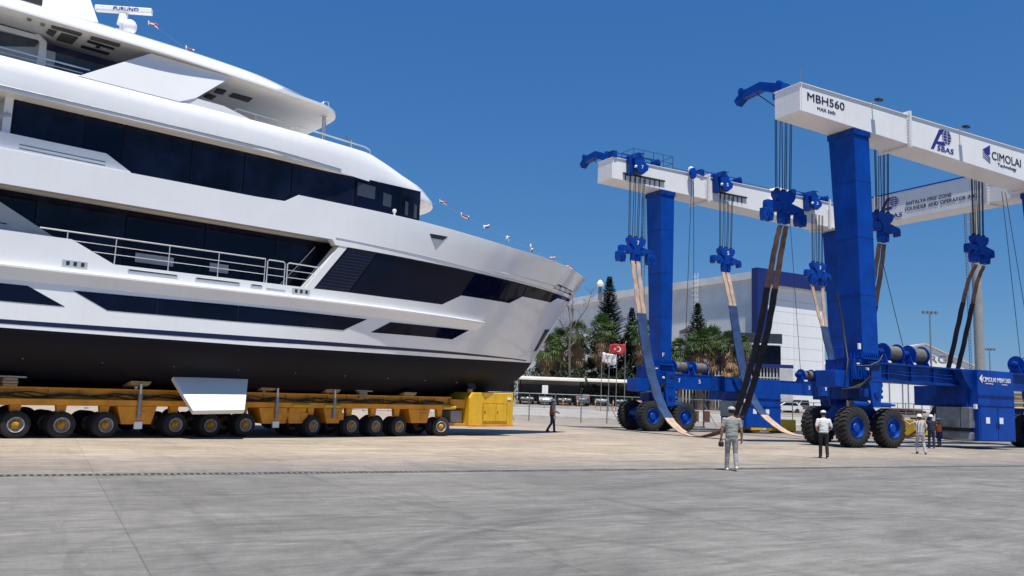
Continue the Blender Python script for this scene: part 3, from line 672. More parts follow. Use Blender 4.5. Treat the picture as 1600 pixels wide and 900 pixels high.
def norfolk(x, Y, ztop, r, seed, label):
    rnd = random.Random(seed); z0 = gz(Y); h = ztop - z0
    t = thing('pine_tree', label, 'pine tree', (x, Y, z0)); b = MB(); b.cyl((0,0,0), (0,0,h), .32, .03, 8); b.build('trunk', m_bark, t)
    b = MB(); z = h*.12
    while z < h - .1:
        f = (h - z)/h; L_ = (r*min(1, f*1.55)**.8)*rnd.uniform(.86, 1.12) + .12; n = 8 if f > .2 else 6; a0 = rnd.uniform(0, 6)
        for k in range(n):
            az = a0 + 2*math.pi*k/n + rnd.uniform(-.2,.2); l = L_*rnd.uniform(.78, 1.12); o = Vector((math.cos(az), math.sin(az), 0)); sd_ = Vector((-o.y, o.x, 0))
            m = max(5, int(l/.14))
            for q in range(m):
                s = (q+.6)/m; p = o*l*s + Vector((0,0, z + l*(.10*s + .22*s*s)))
                wd = (.26 + .26*(1-s))*min(1, l)
                for sg_ in (-1, 1):
                    e = p + sd_*sg_*wd*rnd.uniform(1.1,1.9) + o*.2 + Vector((0,0,rnd.uniform(-.02,.14))); b.add([p - o*.03, p + o*.17 + Vector((0,0,-.03)), e], [(0,1,2)])
                e = p + o*.18 + Vector((0,0,.24 + .1*s)); b.add([p - sd_*.08, p + sd_*.08, e], [(0,1,2)])
                b.add([p - sd_*.045, p + sd_*.045, p + o*.2 + sd_*.03, p + o*.2 - sd_*.03], [(0,1,2,3)])
        z += lerp(.22, .44, min(1, f*1.6))*rnd.uniform(.85, 1.15)
    b.build('crown', m_pine, t, smooth=0, fix=False)
norfolk(14.35, 122, 20.3, 3.0, 3, 'tall dark tiered pine rising in front of the grey warehouse wall')
norfolk(26.95, 120, 16.6, 2.4, 5, 'small tiered pine above the left winch drums')
norfolk(17.6, 121, 15.6, 1.9, 8, 'small tiered pine just left of the far crane leg')

def broad(x, Y, ztop, rx, rz_, n, seed, label, m=m_dkl):
    rnd = random.Random(seed); z0 = gz(Y); t = thing('broadleaf_tree', label, 'tree', (x, Y, z0), 0, None)
    h = ztop - z0; b = MB(); b.cyl((0,0,0), (0,0,h*.55), .26, .16, 8)
    for k in range(6):
        az = k*1.05 + rnd.uniform(-.3,.3); b.tube([(0,0,h*.35), (math.cos(az)*rx*.35, math.sin(az)*rx*.35, h*.55), (math.cos(az)*rx*.6, math.sin(az)*rx*.6, h*.75)], .1, 5, [.12,.08,.03])
    b.build('trunk', m_bark, t)
    cl = [(Vector((rnd.uniform(-1,1)*rx*.75, rnd.uniform(-1,1)*rx*.75, h - rz_ + rnd.uniform(-1,1)*rz_*.85)), rnd.uniform(.45,.95)) for k in range(34)]
    b = MB()
    for k in range(n):
        c, r_ = rnd.choice(cl); d = Vector((rnd.gauss(0,1), rnd.gauss(0,1), rnd.gauss(0,1))).normalized(); p = c + d*r_*rnd.uniform(.55,1.05)
        if p.z < .3: continue
        nn = (d + Vector((rnd.uniform(-.6,.6), rnd.uniform(-.6,.6), rnd.uniform(-.2,.8)))).normalized(); a = nn.orthogonal().normalized(); q = nn.cross(a); s = rnd.uniform(.10,.2)
        b.add([p - a*s*1.4, p - q*s*.6, p + a*s*1.4, p + q*s*.6], [(0,1,2,3)])
    b.build('crown', m, t, smooth=0, fix=False)
for k, a in enumerate(((8.5, 125, 12.0, 2.3, 4.6, 'dark leafy tree behind the carport, nearest the bare tree', m_mdl), (11.0, 126, 12.4, 2.4, 4.8, 'dense dark tree directly left of the tall pine', m_dkl), (14.0, 126, 11.8, 2.5, 4.8, 'dense dark tree at the foot of the tall pine', m_dkl),
                       (17.0, 125, 12.6, 2.4, 5.0, 'dark tree between the tall pine and the far crane leg', m_dkl), (6.0, 126, 9.4, 2.3, 3.8, 'low dark tree behind the palm closest to the bow', m_dkl), (20.0, 125, 11.0, 2.2, 4.6, 'dark tree behind the far crane leg', m_mdl), (23.5, 118, 8.8, 2.0, 3.4, 'low green tree behind the far crane wheels', m_mdl))):
    broad(*a[:5], 4600, 70+k, a[5], a[6])
def shrub_row():
    rnd = random.Random(5); b = MB()
    for k in range(9000):
        x = rnd.uniform(-12, 21); c = math.sin(x*2.1)*.5 + math.sin(x*.9)*.6; p = Vector((x, 113.6 + rnd.uniform(-.8,.8), gz(113) + rnd.uniform(0,1)**.7*(4.3 + c)))
        a = Vector((rnd.gauss(0,1), rnd.gauss(0,1), rnd.gauss(0,1))).normalized(); q = a.orthogonal().normalized(); s = rnd.uniform(.1,.2); b.add([p - a*s, p - q*s*.6, p + a*s, p + q*s*.6], [(0,1,2,3)])
    return b
hd = shrub_row().build('hedge', m_dkl, None, smooth=0, fix=False); tag(hd, 'tall dark clipped hedge behind the carports', 'hedge', kind='stuff')
# leafless tree
def bare(x, Y, seed):
    rnd = random.Random(seed); z0 = gz(Y); t = thing('bare_tree', 'leafless thin tree between the yacht bow and the tall pine', 'tree', (x, Y, z0))
    tr = [Vector(p) for p in ((0,0,0),(.1,0,4),(-.05,0,7.5),(.1,0,10.2))]
    b = MB(); b.tube(tr, .2, 7, [.24,.2,.16,.13]); b.build('trunk', m_bark, t); br = MB()
    limbs = [[(.1,0,10.2),(-.1,.3,12.0),(-.5,.5,14.0),(-.7,.4,16.6)], [(.1,0,9.6),(1.0,-.3,11.2),(2.2,-.5,13.0),(2.9,-.4,15.6)], [(.1,0,10.2),(.4,.6,12.4),(.3,1.0,14.6),(.6,1.2,16.2)], [(0,0,8.6),(-.9,-.2,10.2),(-1.6,-.3,11.3),(-2.2,-.2,12.6)], [(.0,0,7.6),(.9,.5,8.6),(1.6,.7,9.2),(2.4,.8,10.2)]]
    for L_ in limbs:
        P_ = [Vector(p) for p in L_]; br.tube(P_, .07, 5, [.085,.065,.045,.02])
        for k in range(16):
            f = rnd.uniform(.25, 1)*(len(P_)-1.001); i = int(f); p = P_[i].lerp(P_[i+1], f-i); d = Vector((rnd.uniform(-1,1), rnd.uniform(-1,1), rnd.uniform(.1,1.1))).normalized(); l = rnd.uniform(.6,1.7)
            q = p + d*l*.5 + Vector((rnd.uniform(-.1,.1),0,.05)); e = p + d*l + Vector((rnd.uniform(-.2,.2),0,.2)); br.tube([p, q, e], .02, 4, [.032,.024,.012])
            for m in range(2): g_ = q.lerp(e, rnd.uniform(0,.8)); br.tube([g_, g_ + Vector((rnd.uniform(-.5,.5), rnd.uniform(-.3,.3), rnd.uniform(.1,.5)))], .012, 3, [.018,.010])
    br.build('branches', m_bark, t)
bare(8.1, 113.2, 21)
# ================================================================== YACHT
# local frame: x = forward, y = port (starboard side faces the camera at y = -4.6), z up
YA = R(90 - 49.5); NC = 33.6
Y0 = Vector((-math.cos(R(49.5)), math.sin(R(49.5)), 0)) * NC
ya = thing('motor_yacht', 'huge white motor yacht with dark windows and black bottom standing on orange trailers', 'yacht', Y0, YA)
STEM_Z = [1.6,2.05,2.3,2.6,3.1,3.77,6.06,8.8,9.2]; STEM_S = [25.5,27.0,28.1,29.0,29.7,30.3,31.95,34.2,34.5]
def stem(z): return interp(z, STEM_Z, STEM_S)
AFT = -14.0
def hullb(s, z):
    st = stem(z); k = min(max((z-3.5)/5.5, 0), 1); s0 = lerp(12.5, 16.5, k); e = lerp(0.95, 0.80, k)
    t = min(max((s-s0)/(st-s0), 0), 1); b = 4.6*max(0, 1-t**1.75)**e
    if z < 3.2: b *= interp(z, [1.6,1.63,1.72,1.9,2.15,2.5,2.85,3.2], [0.0,.40,.57,.69,.79,.90,.965,1.0])
    return b
def wb(s): return interp(s, [4.6,12.7,18.5,22.5,28,30.3], [3.34,3.35,3.45,3.53,3.69,3.76])
QS = [k/50 for k in range(25)] + [.5 + k*.012 for k in range(36)] + [.932,.943,.953,.962,.97,.977,.983,.988,.992,.995,.998,1.0]
def hull_grid(zf, name, m):
    """zf: list of functions s -> z from bottom to top; both sides of the hull"""
    b = MB()
    for sg in (-1, 1):
        vs = []
        for f in zf:
            for q in QS:
                s = lerp(AFT, 34.5, q); z = f(s)
                for _ in range(4): s = lerp(AFT, stem(z), q); z = f(s)
                vs.append((s, sg*hullb(s, z), z))
        n = len(QS); b.add(vs, [(j*n+i, j*n+i+1, (j+1)*n+i+1, (j+1)*n+i) for j in range(len(zf)-1) for i in range(n-1)])
        # closed transom
        vs2 = [(AFT, 0, f(AFT)) for f in zf] + [(AFT, sg*hullb(AFT, f(AFT)), f(AFT)) for f in zf]; k = len(zf)
        b.add(vs2, [(j, j+1, j+1+k, j+k) for j in range(k-1)])
    o = b.build(name, m, ya, smooth=50)
    bm = bmesh.new(); bm.from_mesh(o.data); bmesh.ops.remove_doubles(bm, verts=bm.verts, dist=.004); bmesh.ops.recalc_face_normals(bm, faces=bm.faces); bm.to_mesh(o.data); bm.free()
    o.data.shade_smooth(); o.data.set_sharp_from_angle(angle=R(40)); return o
hull_grid([lambda s, z=z: z for z in (1.6,1.63,1.72,1.9,2.15,2.5,2.85,3.1)] + [wb], 'hull_bottom', m_anti)
hull_grid([wb] + [lambda s, k=k: lerp(wb(s), 5.25, k) for k in (.12,.25,.4,.55,.7,.85,1)], 'hull_topside', m_gel)

def panel(name, pts, m, fn, off=0.0, th=.1, ds=.8, mirror=False, parent=None, smooth=35):
    """outline (s, z) cut into strips, laid on surface fn(s, z) -> half breadth, given an inward thickness"""
    bm = bmesh.new(); f = bm.faces.new([bm.verts.new((p[0], p[1], 0)) for p in pts])
    s0 = min(p[0] for p in pts); s1 = max(p[0] for p in pts); z0 = min(p[1] for p in pts); z1 = max(p[1] for p in pts)
    k = math.ceil(s0/ds)*ds
    while k < s1:
        bmesh.ops.bisect_plane(bm, geom=bm.verts[:]+bm.edges[:]+bm.faces[:], plane_co=(k,0,0), plane_no=(1,0,0)); k += ds
    k = math.ceil(z0/.6)*.6
    while k < z1:
        bmesh.ops.bisect_plane(bm, geom=bm.verts[:]+bm.edges[:]+bm.faces[:], plane_co=(0,k,0), plane_no=(0,1,0)); k += .6
    bm.verts.index_update(); n = len(bm.verts); fl = [(v.co.x, v.co.y) for v in bm.verts]
    for sg in ((1, -1) if mirror else (-1,)):
        b = MB(); vs = [(s, sg*(fn(s, z)+off), z) for s, z in fl] + [(s, sg*max(0.0, fn(s, z)+off-th), z) for s, z in fl]
        fs = [tuple(v.index for v in f.verts) for f in bm.faces] + [tuple(v.index+n for v in reversed(f.verts)) for f in bm.faces]
        for e in bm.edges:
            if e.is_boundary: a, c = e.verts[0].index, e.verts[1].index; fs.append((a, c, c+n, a+n))
        b.add(vs, fs); ob = b.build(name, m, parent or ya, smooth=smooth)
    bm.free(); return ob
flat = lambda y: (lambda s, z: y)
# stripes, rubbing rail
sp = [x*1.0 for x in range(-14, 30)] + [29.5]
panel('boot_stripe', [(s, interp(s,[4.6,12.7,18.5,22.5,28],[3.46,3.5,3.62,3.70,3.80])) for s in sp] + [(s, interp(s,[4.6,12.7,18.5,22.5,28],[3.59,3.68,3.75,3.82,3.86])) for s in sp[::-1]], m_navy, hullb, .008, .05, 1.0, True)
o = panel('rubbing_rail', [(AFT,5.08),(24.6,5.22),(24.65,5.26),(24.6,5.34),(AFT,5.20)], m_gel2, hullb, .16, .3, .8, True); md = o.modifiers.new('bevel','BEVEL'); md.width=.05; md.segments=3; md.limit_method='ANGLE'
panel('rail_underside', [(AFT,4.72),(24.2,4.9),(24.5,5.22),(AFT,5.08)], m_gel, lambda s, z: hullb(s, z) + max(0,(z - (4.72+.0047*(s+14)))/.36)**1.6*.13, .004, .12, .8, True)
# main bulwark and solid forward side (sill of the long window)
FB = [(14.81,5.69),(16.39,5.72),(18.14,5.74),(21.51,5.81),(22.67,6.35),(24.34,6.40),(26.38,6.45),(27.4,6.90),(30.35,6.98),(31.05,7.30)]
stm = [(stem(z)-.001, z) for z in (5.2,5.6,6.06,6.5,7.0,7.34)]
panel('bulwark', [(AFT,5.2)] + stm + FB[::-1] + [(7.63,5.66),(6.31,6.29),(AFT,6.29)], m_gel, hullb, 0, .13, .8, True)
panel('door_pillar', [(14.47,5.69),(14.81,5.69),(16.2,7.56),(15.84,7.56)], m_gel2, hullb, .0, .62, .8, True)
panel('window_backing', FB + [(stem(7.3)-.02,7.32),(stem(7.5)-.02,7.5),(16.2,7.56)], m_dark, hullb, -.07, .05, .8, True)
def gap(pts, g=.012): return pts
for pts in ([(16.46,5.75),(18.14,5.77),(21.5,5.84),(22.63,6.37),(23.36,7.46),(17.6,7.46)], [(22.72,6.38),(24.32,6.43),(24.63,7.46),(23.43,7.46)],
            [(24.39,6.43),(26.37,6.48),(27.37,6.92),(27.56,7.46),(24.70,7.46)], [(27.44,6.93),(30.33,7.01),(31.03,7.33),(32.6,7.36),(32.6,7.46),(27.62,7.46)]):
    panel('window_pane', pts, m_glass, hullb, -.03, .04, .5, True)
lv = panel('louvre', [(14.86,5.72),(16.42,5.75),(17.56,7.46),(16.24,7.46)], m_dark, hullb, -.05, .03, .8, True)
for k in range(13):
    z = 5.80 + k*.128; a = lerp(14.86, 16.24, (z-5.72)/1.74); c = lerp(16.42, 17.56, (z-5.75)/1.71)
    panel('louvre_slat', [(a+.03,z),(c-.03,z+.01),(c+.02,z+.06),(a+.08,z+.05)], m_navy, hullb, -.015, .03, 1.0, True, lv)
# hull windows, each pane set into the side
panel('window_backing', [(6.55,4.66),(17.35,4.745),(16.3,4.235),(11.9,4.17),(7.6,4.15)], m_dark, hullb, .004, .03, .6, True)
panel('window_backing', [(18.68,4.75),(23.55,4.86),(22.5,4.375),(17.75,4.265)], m_dark, hullb, .004, .03, .6, True)
for pts in ([(AFT+1,4.62),(5.23,4.67),(6.31,4.14),(AFT+1,4.12)], [(6.5,4.67),(9.108,4.70),(9.108,4.15),(7.57,4.14)], [(9.122,4.70),(11.908,4.74),(11.908,4.16),(9.122,4.15)], [(11.922,4.74),(14.708,4.75),(14.708,4.20),(11.922,4.16)], [(14.722,4.75),(17.41,4.76),(16.3,4.22),(14.722,4.20)],
            [(18.64,4.76),(20.908,4.81),(20.408,4.32),(17.67,4.25)], [(20.922,4.81),(23.62,4.87),(22.54,4.36),(20.422,4.32)]):
    panel('hull_window', pts, m_glass, hullb, .010, .05, .6, True)
# upper bulwark band running to the stem
ub_top = [(AFT,8.7),(12.24,8.80),(13.36,8.84),(13.9,9.18),(19.75,9.16),(25.7,9.02),(29,9.02),(31,8.98),(32.4,8.90),(33.4,8.83),(stem(8.78)-.01,8.78)]
ub_bot = [(stem(z)-.001, z) for z in (8.4,8.0,7.6,7.5)] + [(15.6,7.5),(15.45,7.70),(AFT,7.70)]
panel('upper_bulwark', ub_top + ub_bot, m_gel, hullb, .02, .36, .8, True)
panel('seam_line', [(15.6,7.80),(20,7.72),(25,7.57),(30,7.57),(32,7.53),(32,7.51),(30,7.545),(25,7.545),(20,7.69),(15.6,7.77)], m_grey, hullb, .035, .06, .8, True)
panel('stem_bar', [(stem(z)-.0, z) for z in (3.8,5,6,7,8,8.7)] + [(stem(z)-.22, z) for z in (8.7,8,7,6,5,3.8)], m_gel2, lambda s, z: hullb(s, z), .02, .25, .3, True)
panel('fairlead', [(30.17,7.70),(30.64,7.97),(32.58,7.90),(32.7,7.66)], m_dark, hullb, .035, .05, .4, True)
for a, c, m in ((30.35,30.85,m_steel),(31.0,31.55,m_gel2),(31.65,32.15,m_steel)): panel('fairlead_roller', [(a,7.72),(a+.05,7.90),(c,7.87),(c,7.70)], m, hullb, .05, .04, .4, True)
panel('anchor_pocket', [(30.62,5.60),(31.37,5.68),(30.62,4.42),(30.04,4.29)], m_steel, hullb, .012, .05, .3, True)
panel('pocket_recess', [(30.66,5.5),(31.25,5.56),(30.55,4.62),(30.15,4.5)], m_dark, hullb, .022, .05, .3, True)
for q in ([(30.2,4.62),(30.58,4.72),(30.42,4.44),(30.08,4.35)], [(30.66,5.46),(31.22,5.52),(31.28,5.64),(30.68,5.57)]): panel('pocket_fitting', q, m_navy, hullb, .03, .05, .3, True)
panel('pocket_rail', [(30.98,5.4),(31.06,5.41),(30.46,4.72),(30.39,4.7)], m_wood, hullb, .03, .04, .3, True)
tv = panel('scupper_recess', [(20.2,8.72),(21.25,8.76),(20.63,8.10)], m_grey, hullb, .026, .03, .4, True)
panel('scupper_hole', [(20.2,8.72),(21.25,8.76),(20.98,8.58),(20.32,8.55)], m_dark, hullb, .032, .03, .4, True, tv)
for s in (6.1, 13.92):
    pz = panel('mooring_hatch', [(s,5.42),(s+.74,5.42),(s+.74,5.62),(s,5.62)], m_steel, hullb, .012, .04, .4, True)
    for k in (.12,.33,.55): panel('hatch_slot', [(s+k,5.45),(s+k+.1,5.45),(s+k+.1,5.58),(s+k,5.58)], m_dark, hullb, .017, .03, .4, True, pz)
for s, e in ((8.07,9.69),(10.3,11.9),(12.3,12.75)):
    pz = panel('freeing_port', [(s,5.45),(e,5.46),(e,5.57),(s,5.57)], m_steel, hullb, .012, .04, .5, True); panel('port_slot', [(s+.04,5.52),(e-.04,5.53),(e-.04,5.56),(s+.04,5.56)], m_dark, hullb, .018, .03, .5, True, pz)
# decks (slabs that follow the plan of the hull)
def deck(name, z0, z1, m, s0, s1, inset=0.0, plan=None, n=48):
    pl = [(lerp(s0, s1, k/n), max(.02, (plan(lerp(s0, s1, k/n)) if plan else hullb(lerp(s0, s1, k/n), z1)) - inset)) for k in range(n+1)]
    b = MB(); b.prism([(s, -y) for s, y in pl] + [(s, y) for s, y in pl[::-1]], z0, z1, 'z'); return b.build(name, m, ya, smooth=35)
deck('main_deck', 5.3, 5.5, m_wood, AFT, 31.0, .16); deck('upper_deck', 7.76, 8.0, m_soff, AFT, 33.4, .03)
# main saloon wall of dark panes behind the side deck
x = AFT + .2
while x < 16.0:
    w = 2.75; o = panel('saloon_window', [(x,5.5),(min(x+w,16.3)-.025,5.5),(min(x+w,16.3)-.025,7.76),(x,7.76)], m_glassb if int(x) % 2 else m_glass, flat(3.4), 0, .05, 3, True); x += w
panel('saloon_end_wall', [(16.0,5.5),(16.3,5.5),(16.3,7.76),(16.0,7.76)], m_dark, flat(4.3), 0, .95, 3, True)
panel('side_wing', [(AFT,7.74),(3.45,7.74),(6.3,6.2),(6.3,6.0),(AFT,6.0)], m_grey, flat(3.9), 0, .12, 3, True)
for z in (6.35,6.62): panel('wing_vent', [(2.0,z),(4.6,z-.04),(4.6,z+.0),(2.0,z+.05)], m_dark, flat(3.905), 0, .03, 3, True)
for a, c in ((8.6,9.9),(11.2,11.9)):
    panel('interior_screen', [(a,6.0),(c,6.0),(c,6.32),(a,6.32)], m_grey, flat(3.415), 0, .01, 3)
# side deck railing
rail = MB(); rail.cyl((5.4,-4.5,6.54),(12.84,-4.5,6.57),.026,n=8); rr = rail.build('hand_rail', m_steel, ya)
def railbit(name, path, r, par):
    b = MB(); b.tube(path, r, 7); return b.build(name, m_steel, par)
for z in (6.27, 6.0): railbit('mid_rail', [(6.4 if z > 6.1 else 7.0,-4.5,z),(12.84,-4.5,z)], .013, rr)
for s in (6.2,7.66,9.38,11.1,12.84): railbit('stanchion', [(s,-4.5,5.5 if s > 7 else 6.2),(s,-4.5,6.55)], .018, rr)
gt = MB(); gt.tube([(12.93,-4.5,5.5),(12.93,-4.5,6.5),(12.98,-4.5,6.56),(13.56,-4.5,6.56),(13.62,-4.5,6.5),(13.62,-4.5,5.5)], .024, 7); gg = gt.build('boarding_gate', m_steel, ya)
for z in (6.27,6.0,5.6): railbit('gate_bar', [(12.93,-4.5,z),(13.62,-4.5,z)], .013, gg)
panel('gate_sill', [(12.9,5.44),(13.65,5.44),(13.65,5.5),(12.9,5.5)], m_steel, hullb, .01, .1, 3)
fr = MB(); fr.tube([(13.72,-4.5,5.55),(13.72,-4.5,6.5),(13.78,-4.5,6.55),(15.1,-4.5,6.53)], .024, 7); ff = fr.build('forward_rail', m_steel, ya)
for z, e in ((6.27,14.95),(6.0,14.75)): railbit('mid_rail', [(13.72,-4.5,z),(e,-4.5,z)], .013, ff)
railbit('stair_rail', [(13.75,-3.5,5.6),(15.3,-3.5,7.5)], .02, ff)
# ---- upper deck
mull = [AFT, -10.5, -7, -3.5, 0, 4.35, 6.4, 7.62, 9.9, 11.85, 13.74, 16.5, 17.6, 18.8, 19.72]
for a, c in zip(mull, mull[1:]):
    if c <= 4.35: continue
    panel('upper_window', [(a+.02,8.6),(c-.02,8.6),(c-.02,10.5),(a+.02,10.5)], m_glassb if int(c*3) % 2 else m_glass, flat(4.25), 0, .05, 3, True)
panel('window_backing', [(4.3,8.5),(19.7,8.5),(19.7,10.5),(4.3,10.5)], m_dark, flat(4.19), 0, .03, 5, True)
fp = [(19.75,-4.25),(20.25,-3.6),(20.8,-2.6),(21.1,-1.3),(21.2,0),(21.1,1.3),(20.8,2.6),(20.25,3.6),(19.75,4.25)]
for a, c in zip(fp, fp[1:]):
    b = MB(); d = Vector((c[0]-a[0], c[1]-a[1])).normalized()*.02
    b.hexa([(a[0]+d.x,a[1]+d.y,8.4),(c[0]-d.x,c[1]-d.y,8.4),(c[0]-d.x-.05,c[1]-d.y,8.4),(a[0]+d.x-.05,a[1]+d.y,8.4)], [(a[0]+d.x-.25,a[1]+d.y,10.5),(c[0]-d.x-.25,c[1]-d.y,10.5),(c[0]-d.x-.3,c[1]-d.y,10.5),(a[0]+d.x-.3,a[1]+d.y,10.5)]); b.build('bridge_window', m_glass, ya, smooth=0)
for a, c, z0, z1 in ((16.62,17.45,9.75,10.3),(17.85,18.25,9.55,10.1),(18.95,19.1,9.35,9.95),(19.4,19.55,9.3,9.9)): panel('bridge_interior', [(a,z0),(c,z0-.02),(c,z1-.05),(a,z1)], m_glassf, flat(4.258), 0, .02, 3)
panel('window_frame', [(4.1,8.6),(4.33,8.6),(4.33,10.55),(4.1,10.55)], m_gel2, flat(4.27), 0, .6, 3, True)
panel('aft_bulkhead', [(AFT,8.0),(4.1,8.0),(4.1,10.5),(AFT,10.5)], m_soff, flat(3.7), 0, .1, 5, True)
panel('aft_door', [(2.0,8.4),(3.9,8.4),(3.9,10.2),(2.0,10.2)], mat('teak door', (.12,.05,.03), .5), flat(3.72), 0, .05, 5)
for p in (((3.0,-4.3,8.7),(4.2,-4.3,10.0)),((4.1,-4.3,8.75),(3.4,-4.3,9.9)),((3.2,-4.3,9.6),(4.3,-4.3,9.95))):
    b = MB(); b.cyl(p[0], p[1], .05, n=6); b.build('strut', m_grey, ya)
cm = panel('side_coaming', [(AFT,8.6),(7.95,8.72),(7.90,8.86),(7.1,9.32),(AFT,9.44)], m_gel2, flat(4.42), 0, .16, 3, True)
for z in (9.06,8.94): panel('coaming_slot', [(4.6,z),(7.1,z-.02),(7.1,z-.055),(4.6,z-.035)], m_alu, flat(4.428), 0, .02, 3, False, cm)
# ---- sun deck brow: slab underside, fascia lofted from lip to top
LIPS = [AFT,12,15.5,18,20,21.2,21.75,21.9]; LIPY = [4.85,4.85,4.5,4.1,3.7,3.0,1.9,0]
def loft(name, curves, m, parent=ya, smooth=45):
    b = MB(); n = len(curves[0])
    for sg in (-1, 1):
        vs = [(p[0], sg*p[1], p[2]) for c in curves for p in c]
        b.add(vs, [(j*n+i, j*n+i+1, (j+1)*n+i+1, (j+1)*n+i) for j in range(len(curves)-1) for i in range(n-1)])
    o = b.build(name, m, parent, smooth=smooth)
    bm = bmesh.new(); bm.from_mesh(o.data); bmesh.ops.remove_doubles(bm, verts=bm.verts, dist=.003); bmesh.ops.recalc_face_normals(bm, faces=bm.faces); bm.to_mesh(o.data); bm.free()
    o.data.shade_smooth(); o.data.set_sharp_from_angle(angle=R(smooth)); return o
def curve(S, Yv, Z, n=64, dz=0.0, dy=0.0):
    """resample a plan polyline evenly by index with a smooth spline"""
    m = len(S); out = []
    P = [Vector((S[i], Yv[i], Z[i] if isinstance(Z, list) else Z)) for i in range(m)]
    for k in range(n+1):
        t = k/n*(m-1); i = min(int(t), m-2); f = t - i
        p0, p1, p2, p3 = P[max(i-1,0)], P[i], P[i+1], P[min(i+2,m-1)]
        if i == 0: p0 = p1 - (p2-p1)
        t1 = (p2-p0)*.5; t2 = (p3-p1)*.5
        d = (p2-p1).length; t1 = t1.normalized()*min(t1.length, d) if t1.length > 0 else t1; t2 = t2.normalized()*min(t2.length, d) if t2.length > 0 else t2
        q = p1*(2*f**3-3*f*f+1) + t1*(f**3-2*f*f+f) + p2*(-2*f**3+3*f*f) + t2*(f**3-f*f); out.append((q.x, max(0, q.y)+dy*(1 if q.y > .3 else q.y/.3), q.z+dz))
    out[-1] = (out[-1][0], 0, out[-1][2]); return out
lipz = [10.66,10.66,10.62,10.56,10.50,10.47,10.45,10.45]
lip0 = curve(LIPS, LIPY, [z-.16 for z in lipz]); lip1 = curve(LIPS, LIPY, lipz)
lin = curve([AFT,12,15.5,18,19.8,20.9,21.45,21.6], [4.72,4.72,4.37,3.97,3.55,2.9,1.8,0], [z-.12 for z in lipz])
soffc = curve([AFT,12,15.5,18,19.8,20.9,21.45,21.6], [4.1,4.1,4.1,3.8,3.5,2.8,1.8,0], [10.46,10.46,10.4,10.3,10.2,10.25,10.3,10.32])
mid_ = curve([AFT,12,15.5,17.8,19.7,20.9,21.35,21.5], [4.85,4.85,4.50,4.11,3.67,2.9,1.9,0], [11.1,11.1,11.08,11.05,10.96,10.80,10.74,10.74])
mid2 = curve([AFT,12,15.5,17.5,18.9,19.8,20.2,20.3], [4.79,4.79,4.45,4.07,3.6,2.8,1.8,0], [11.50,11.50,11.50,11.50,11.30,11.2,11.15,11.15])
topc = curve([AFT,12,15.5,17.3,18.0,18.3,18.4,18.4], [4.70,4.70,4.40,4.0,3.5,2.6,1.6,0], [11.60,11.60,11.62,11.66,11.60,11.6,11.6,11.6])
topin = curve([AFT,12,15.5,17.1,17.7,18.0,18.1,18.1], [4.1,4.1,3.98,3.8,3.3,2.5,1.6,0], [11.7,11.7,11.68,11.68,11.6,11.6,11.6,11.6])
floor_ = curve([AFT,12,15.5,17.1,17.7,18.0,18.1,18.1], [4.0,4.0,3.95,3.8,3.3,2.5,1.6,0], 10.95)
zero = [(p[0], 0, p[2]) for p in floor_]
loft('sun_deck_brow', [lip0, lip1, mid_, mid2, topc, topin, floor_, zero], m_gel, smooth=50)
loft('brow_soffit', [[(p[0],0,p[2]) for p in soffc], soffc, lin, lip0], m_soff, smooth=30)
b = MB(); pth = [(p[0], -p[1]-.012, p[2]-.03) for p in lip1 if p[0] < 15.7]; b.tube(pth[::3]+[pth[-1]], .022, 5); b.build('drip_line', m_alu, ya)
# raised step in the brow under the wing
panel('brow_step', [(AFT,11.52),(6.0,11.62),(9.7,11.86),(10.73,11.84),(11.68,11.62),(11.7,11.5),(AFT,11.5)], m_gel2, flat(4.72), 0, .5, 3, True)
# wing panels carrying the hardtop
panel('hardtop_wing', [(5.95,11.56),(8.15,13.08),(11.0,13.06),(9.72,11.86),(9.15,11.56)], m_gel2, lambda s, z: lerp(4.79, 4.55, (z-11.55)/1.5), 0, .3, 3, True)
# ---- hardtop
hs = [AFT,8,11.3,13,14.8,15.6,15.98,16.05]; hy = [4.85,4.8,4.62,4.5,4.28,3.85,2.9,0]; hz = [13.1,13.1,13.06,13.02,13.0,12.98,12.98,12.98]
h0 = curve(hs, hy, hz); h1 = curve(hs, hy, [z+.12 for z in hz]); hin = curve([a-.25 for a in hs], [max(0,a-.3) for a in hy], [z+.02 for z in hz])
h2 = curve([AFT,8,11.8,13.4,14.7,15.35,15.7,15.75], [4.45,4.4,4.2,4.05,3.8,3.4,2.6,0], [13.62,13.62,13.58,13.42,13.28,13.2,13.18,13.18])
h3 = curve([AFT,8,11.8,13.2,14.3,14.9,15.2,15.2], [3.9,3.85,3.65,3.45,3.2,2.8,2.2,0], [13.88,13.88,13.82,13.6,13.4,13.32,13.3,13.3])
loft('hardtop', [h0, h1, h2, h3, [(p[0],0,p[2]+.12) for p in h3]], m_gel, smooth=50)
loft('hardtop_soffit', [[(p[0],0,p[2]) for p in hin], hin, h0], m_soff, smooth=30)
def ceil(name, q, z, m):
    b = MB(); b.hexa([(x, y, z-.012) for x, y in q], [(x, y, z+.03) for x, y in q]); return b.build(name, m, ya, smooth=0)
m_grille = mat('ceiling opening', (0.10,0.10,0.10), .6, 0, .2, 6)
for q in ([(5.09,-4.44),(5.97,-4.51),(5.99,-4.27),(5.12,-4.26)], [(5.09,-4.06),(5.32,-4.1),(5.32,-3.53),(5.09,-3.71)], [(5.47,-4.04),(5.96,-4.08),(5.95,-3.32),(5.47,-3.33)], [(6.27,-4.49),(7.15,-4.54),(7.18,-4.28),(6.28,-4.23)]): ceil('ceiling_opening', q, 13.08, m_grille)
